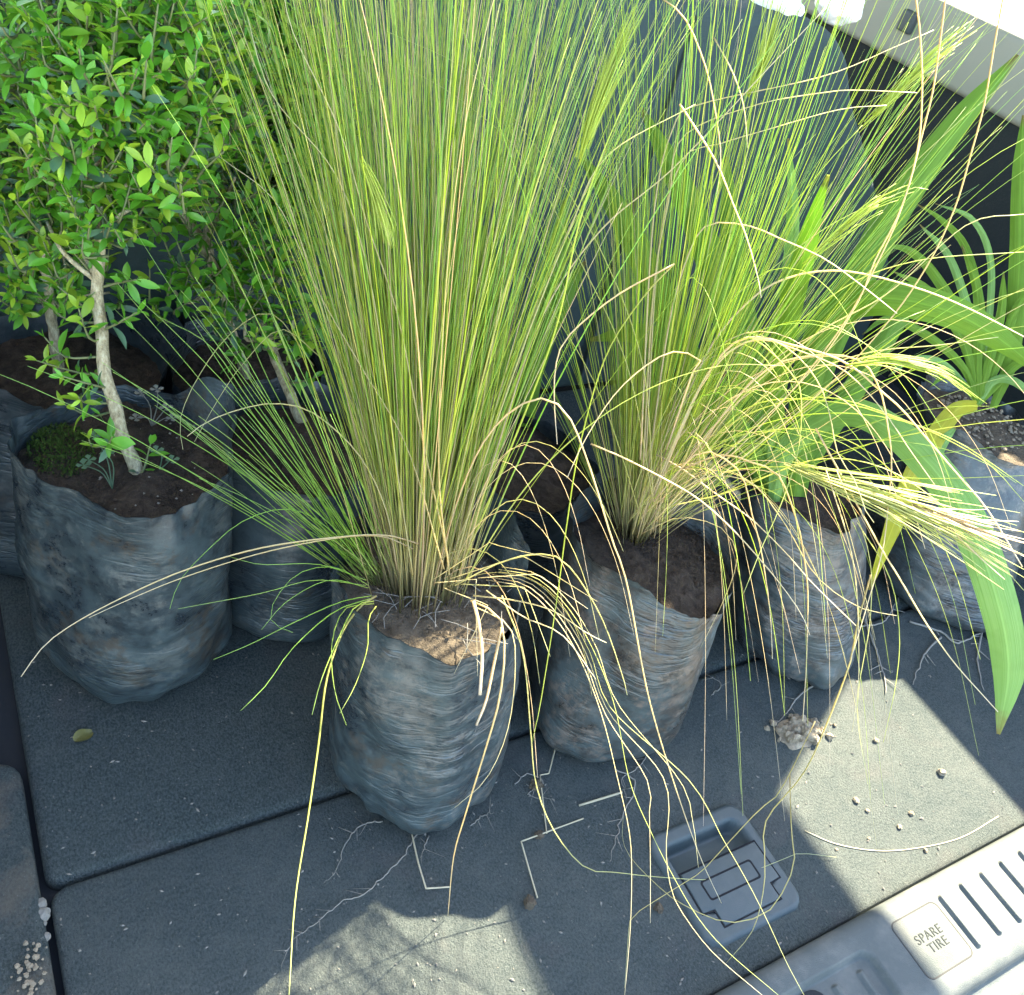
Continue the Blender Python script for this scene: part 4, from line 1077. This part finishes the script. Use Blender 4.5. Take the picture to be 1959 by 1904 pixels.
# shrub in the middle, behind the front clump
b6 = floor_at(556, 1128)
h2 = empty('potted_shrub', (b6[0], b6[1], 0), 'box shrub with a leaning forked trunk, partly behind the tall front grass', 'potted plant', 'box shrubs in black bags')
rim6 = at_height(572, 835, .205)
make_bag(h2, b6, rim6, .080, .080, 27.7, [(0, .004), (70, .006), (150, .014), (190, .016), (230, .004), (270, .0), (310, -.004), (340, .002)], .022, mat_bag('bag_plastic_middle', 30.0, (.12, .125, .115), .6), M_SOIL, .9)
sz6 = .184; d6 = on_screen(at_height(578, 812, sz6))[2]
T6 = [at_height(580, 820, sz6 - .01), at_depth(558, 760, d6 - .02), at_depth(528, 690, d6 - .03), at_depth(498, 610, d6 - .04), at_depth(440, 545, d6 - .05), at_depth(385, 470, d6 - .06), at_depth(348, 405, d6 - .07), at_depth(320, 300, d6 - .08)]
shrub(h2, T6, .0058, lobes(400, 480, .82, .045, 470, 600, .84, .040, 330, 550, .83, .030, 530, 460, .84, .050, 450, 340, .82, .055, 560, 590, .88, .045, 600, 360, .86, .055, 540, 210, .84, .055, 500, 80, .84, .06, 630, 180, .88, .05),
      300, 61, low_twigs(T6, 498,610, 460,655, -.02, 510,650, 440,700, -.02, 528,690, 600,640, -.03, 500,615, 540,560, -.03, 545,730, 610,720, -.02), young=.4)

# shrub at the back left
b7 = np.array([.035, .80, 0])
h3 = empty('potted_shrub', (b7[0], b7[1], 0), 'box shrub in the shade behind the left front shrub, at the left edge', 'potted plant', 'box shrubs in black bags')
rim7 = np.array([.075, .83, .20])
make_bag(h3, b7, rim7, .085, .088, 33.1, [(0, .026), (25, .030), (60, .0), (120, .004), (180, .02), (220, .022), (260, .0), (290, -.010), (320, -.004), (345, .02)], .024, mat_bag('bag_plastic_back', 37.0, (.12, .12, .12), .5), M_SOIL, .8)
sz7 = .176; d7 = on_screen(rim7)[2]
T7 = [np.array([rim7[0] - .01, rim7[1], sz7 - .01]), at_depth(98, 600, d7 - .04), at_depth(88, 520, d7 - .07), at_depth(70, 400, d7 - .1), at_depth(60, 250, d7 - .13)]
shrub(h3, T7, .0055, lobes(45, 525, .84, .042, 120, 480, .86, .045, 20, 400, .83, .055, 170, 350, .86, .06, 40, 200, .82, .06, 150, 120, .82, .06, 30, 20, .8, .07, 210, 560, .9, .02),
      210, 71, low_twigs(T7, 95,590, 70,575, -.03, 92,560, 140,540, -.02), leaf_len=.0175, young=.4)
# shrub at the back in the middle
b8 = np.array([.235, .81, 0])
h4 = empty('potted_shrub', (b8[0], b8[1], 0), 'hindmost box shrub, its crown filling the gap left of the tall grass', 'potted plant', 'box shrubs in black bags')
rim8 = np.array([.25, .815, .185])
make_bag(h4, b8, rim8, .078, .082, 41.9, [(0, .0), (90, .01), (180, .012), (230, .0), (270, .006), (320, .0)], .022, mat_bag('bag_plastic_hind', 43.0, (.12, .12, .12), .5), M_SOIL, .8)
d8 = on_screen(rim8)[2]
T8 = [np.array([rim8[0], rim8[1], .155]), at_depth(400, 480, d8 - .08), at_depth(420, 330, d8 - .12), at_depth(440, 150, d8 - .16)]
shrub(h4, T8, .0055, lobes(300, 350, .88, .05, 400, 250, .86, .06, 320, 120, .84, .065, 450, 40, .82, .065, 560, 140, .86, .065, 560, 300, .88, .055, 260, 20, .82, .06),
      200, 81, (), leaf_len=.0175, young=.45)

# strap plant hidden behind the two clumps
b9 = floor_at(985, 1012)
g5 = empty('potted_strap_plant', (b9[0], b9[1], 0), 'bagged plant half hidden between and behind the two grass clumps', 'potted plant')
rim9 = at_height(1000, 880, .17)
make_bag(g5, b9, rim9, .080, .080, 47.0, [(0, .0), (60, .0), (150, .006), (220, .010), (260, .0), (300, .014), (330, .004)], .02, mat_bag('bag_plastic_hidden', 51.0, (.13, .13, .13), .5), M_SOIL, .9)
for k, pp in enumerate([px(1000,870, 1010,740, 1060,600, 1120,500), px(1000,870, 960,700, 930,520, 900,380), px(1000,870, 1020,700, 1060,520, 1080,380)]):
    strap(g5, pp, [1.08, 1.06, 1.04, 1.04], wl(.85), M_STRAP, 60 + k)

# ------------------------------------------------------------------ loose things on the floor
def dry_stem(pts, r0, label, group=None):
    p0 = at_height(*pts[0], 0); o = empty('x', (0, 0, 0)) if False else None
    P = [at_height(x, y, r0 + (.004 if 0 < i < len(pts) - 1 else 0)) for i, (x, y) in enumerate(pts)]
    C = []
    for a, b in zip(P, P[1:]):
        for t in np.linspace(0, .96, 6): C.append(a + (b - a) * t)
    C.append(P[-1]); C = np.array(C)
    v, f = tube_data(C - p0, np.full(len(C), r0), 6)
    s = link('dry_stem', mesh('dry_stem', v, f), M_DRY, None, tuple(p0)); tag(s, label, 'dry stem', group); return s
dry_stem(px(1116,1566, 997,1610, 1028,1718), .0008, 'pale straw stem bent into a sharp V on the floor right of the front bag')
dry_stem(px(785,1583, 800,1650, 815,1700, 860,1697), .0008, 'pale straw with a hooked end below the front bag')
dry_stem(px(1190,1385, 1085,1342, 1050,1480, 1033,1483, 1046,1595), .0007, 'thin zigzag straw between the two grass bags')
dry_stem(px(1108,1541, 1190,1516), .0012, 'short grey stick lying below the right grass bag')
def arc_stem(pts, r0, label):
    P = catmull([at_height(x, y, r0) for x, y in pts], 40); p0 = P[0].copy(); v, f = tube_data(P - p0, np.full(40, r0), 6)
    s = link('dry_stem', mesh('dry_stem', v, f), M_DRY, None, tuple(p0)); tag(s, label, 'dry stem')
arc_stem(px(1540,1590, 1600,1615, 1680,1628, 1760,1622, 1840,1602, 1910,1562), .0006, 'long curved straw across the sunlit patch near the sill')

def clod_mesh(name, s, seed, sub=3, rough=.35):
    bm = bmesh.new(); bmesh.ops.create_icosphere(bm, subdivisions=sub, radius=1)
    for v in bm.verts:
        k = 1 + rough * noise.noise(v.co * 1.6 + Vector((seed, 0, 0))) + rough * .6 * noise.noise(v.co * 4 + Vector((0, seed, 0)))
        v.co = v.co * k; v.co.z *= .7; v.co *= s
    me = bpy.data.meshes.new(name); bm.to_mesh(me); bm.free(); return me
def clod(px_, py_, s, mat, label, cat='soil clod', group=None, seed=None):
    s *= .72; p = at_height(px_, py_, 0); me = clod_mesh('soil_clod', s, seed or px_ * .1, 3, .55)
    o = link('soil_clod', me, mat, None, (p[0], p[1], s * .5)); tag(o, label, cat, group); return o
# heap of spilled soil at the foot of the strap plant: one heap, crumbs as its parts
hp = at_height(1528, 1402, 0); heap = empty('soil_heap', tuple(hp), 'crumbly sunlit heap of spilled tan soil at the foot of the strap plant bag', 'soil heap')
rr = random.Random(9); hv = []
ms = [clod_mesh('clump', 1, k * 3.3, 2, .5) for k in range(4)]
P = []
for i in range(110):
    x = rr.gauss(0, 27); y = rr.gauss(0, 11); q = at_height(1528 + x, 1400 + y, 0) - hp; s = rr.uniform(.0016, .0062) * (1.1 if abs(x) < 30 else .7)
    o = link('clump', ms[i % 4], M_CLOD, heap, (q[0], q[1], s * .45 + max(0, .010 - np.linalg.norm(q[:2]) * .3) * rr.random()))
    o.scale = (s, s * rr.uniform(.8, 1.2), s); o.rotation_euler = (rr.random() * 6, rr.random() * 6, rr.random() * 6)
V = []; Fc = []
for i in range(13):
    for k in range(40):
        a = 6.283 * k / 40; q = i / 12; R = .024 * q * (1 + .3 * n3(math.cos(a) * 2, math.sin(a) * 2, 5))
        V.append((R * math.cos(a) * 1.2, R * math.sin(a) * .8, .006 * (1 - q ** 2) + .0025 * n3(R * math.cos(a) * 120, R * math.sin(a) * 120, 1) * (1 - q) + .0004))
for i in range(12):
    for k in range(40): Fc.append((i * 40 + k, i * 40 + (k + 1) % 40, (i + 1) * 40 + (k + 1) % 40, (i + 1) * 40 + k))
link('loose_soil', mesh('loose_soil', V, Fc), M_CLOD, heap)
for x, y, s, lab in ((1800, 1480, .0062, 'largest soil pellet on the right border of the sunlit patch'), (1637, 1533, .0042, 'round soil pellet near the top of the sunlit patch'), (1742, 1557, .0034, 'small pellet right of the middle of the sunlit patch'),
                     (1720, 1583, .0034, 'small pellet in the middle of the sunlit patch'), (1659, 1552, .0030, 'tiny pellet just below the round one in the sunlit patch'), (1662, 1605, .0024, 'tiny pellet low in the sunlit patch'),
                     (1012, 1730, .0075, 'brown soil lump below the V-shaped straw'), (1259, 1740, .0055, 'flat grey crumb left of the floor latch'), (1025, 1505, .0085, 'brown bark chip between the two grass bags'),
                     (1030, 1600, .006, 'loose brown soil crumb beside the V-shaped straw'), (1675, 1418, .004, 'pair pellet on the upper border of the sunlit patch'), (1600, 1626, .002, 'speck of soil left in the sunlit patch'),
                     (1770, 1628, .003, 'pellet near the sill in the sunlit patch')):
    clod(x, y, s, M_CLOD if x > 1500 else M_SOIL_DRY, lab, 'soil clod', 'soil pellets on the floor')
for i, (x, y, s) in enumerate(((78, 1733, .0050), (82, 1752, .0056), (84, 1768, .0022), (88, 1795, .0036))):
    p = at_height(x, y, 0); o = link('pebble', clod_mesh('pebble', s, i * 5.1, 3, .22), M_CRUMB, None, (p[0], p[1], s * .4))
    tag(o, ('upper large pebble in the groove at the left', 'lower large pebble in the groove at the left', 'tiniest pebble in the groove at the left', 'lowest pebble in the groove at the left')[i], 'pebble', 'pebbles in the floor groove')
mp = at_height(55, 1850, .012); o = empty('mud_cake', tuple(mp), 'dried pale mud cake on the stained side tray at the lower left', 'mud cake')
for i in range(40):
    s = rr.uniform(.0008, .0022); c = link('flake', ms[i % 4], M_CRUMB, o, (rr.gauss(0, .005), rr.gauss(0, .011), s * .2)); c.scale = (s, s, s * .8); c.rotation_euler = (0, 0, rr.random() * 6)
# fallen leaf
pl = at_height(160, 1411, 0)
V = []; Fc = []
for i in range(9):
    u = i / 8; w = .0068 * math.sin(math.pi * (.08 + .86 * u)) ** .7
    for q in (-1, -.5, 0, .5, 1): V.append((.017 * (u - .5), q * w, .0016 + .0022 * abs(q) ** 1.5 + .0012 * math.sin(u * 5)))
for i in range(8):
    for k in range(4): Fc.append((i * 5 + k, i * 5 + k + 1, (i + 1) * 5 + k + 1, (i + 1) * 5 + k))
lf = link('fallen_leaf', mesh('fallen_leaf', V, Fc), mat_plain('olive_leaf', (.13, .12, .03), .6, .5, 260), None, tuple(pl)); lf.rotation_euler = (0, 0, .3)
tag(lf, 'yellowish fallen leaf lying on the floor in front of the left shrub bag', 'leaf')
# pale crumbs and lint strewn over the floor
P = []; rc = random.Random(31)
for i in range(720):
    x = rc.uniform(-60, 1959); y = rc.uniform(1250, 1904); p = at_height(x, y, 0)
    if p[1] < .125 or p[0] < -.02 or p[0] > 1.07 or (.47 < p[0] < .59 and .14 < p[1] < .26): continue
    s = rc.choice((.0004, .0005, .0006, .0008, .0011)) * rc.uniform(.7, 1.3); a = rc.random() * 6.28; e = rc.uniform(1, 2.6)
    V = np.array([(e, 0, .2), (-e, 0, .2), (0, 1, .2), (0, -1, .2), (0, 0, 1), (0, 0, -.3)]) * s
    c, sn = math.cos(a), math.sin(a); V = np.stack([V[:, 0] * c - V[:, 1] * sn, V[:, 0] * sn + V[:, 1] * c, V[:, 2]], 1) + p + np.array([0, 0, s * .3 + .0004])
    P.append((V, [(0, 2, 4), (2, 1, 4), (1, 3, 4), (3, 0, 4), (2, 0, 5), (1, 2, 5), (3, 1, 5), (0, 3, 5)]))
v, f = merge(P); o = link('floor_crumbs', mesh('floor_crumbs', v, f, False), M_CRUMB); tag(o, 'tiny pale crumbs strewn over the felt floor', 'crumbs', kind='stuff')
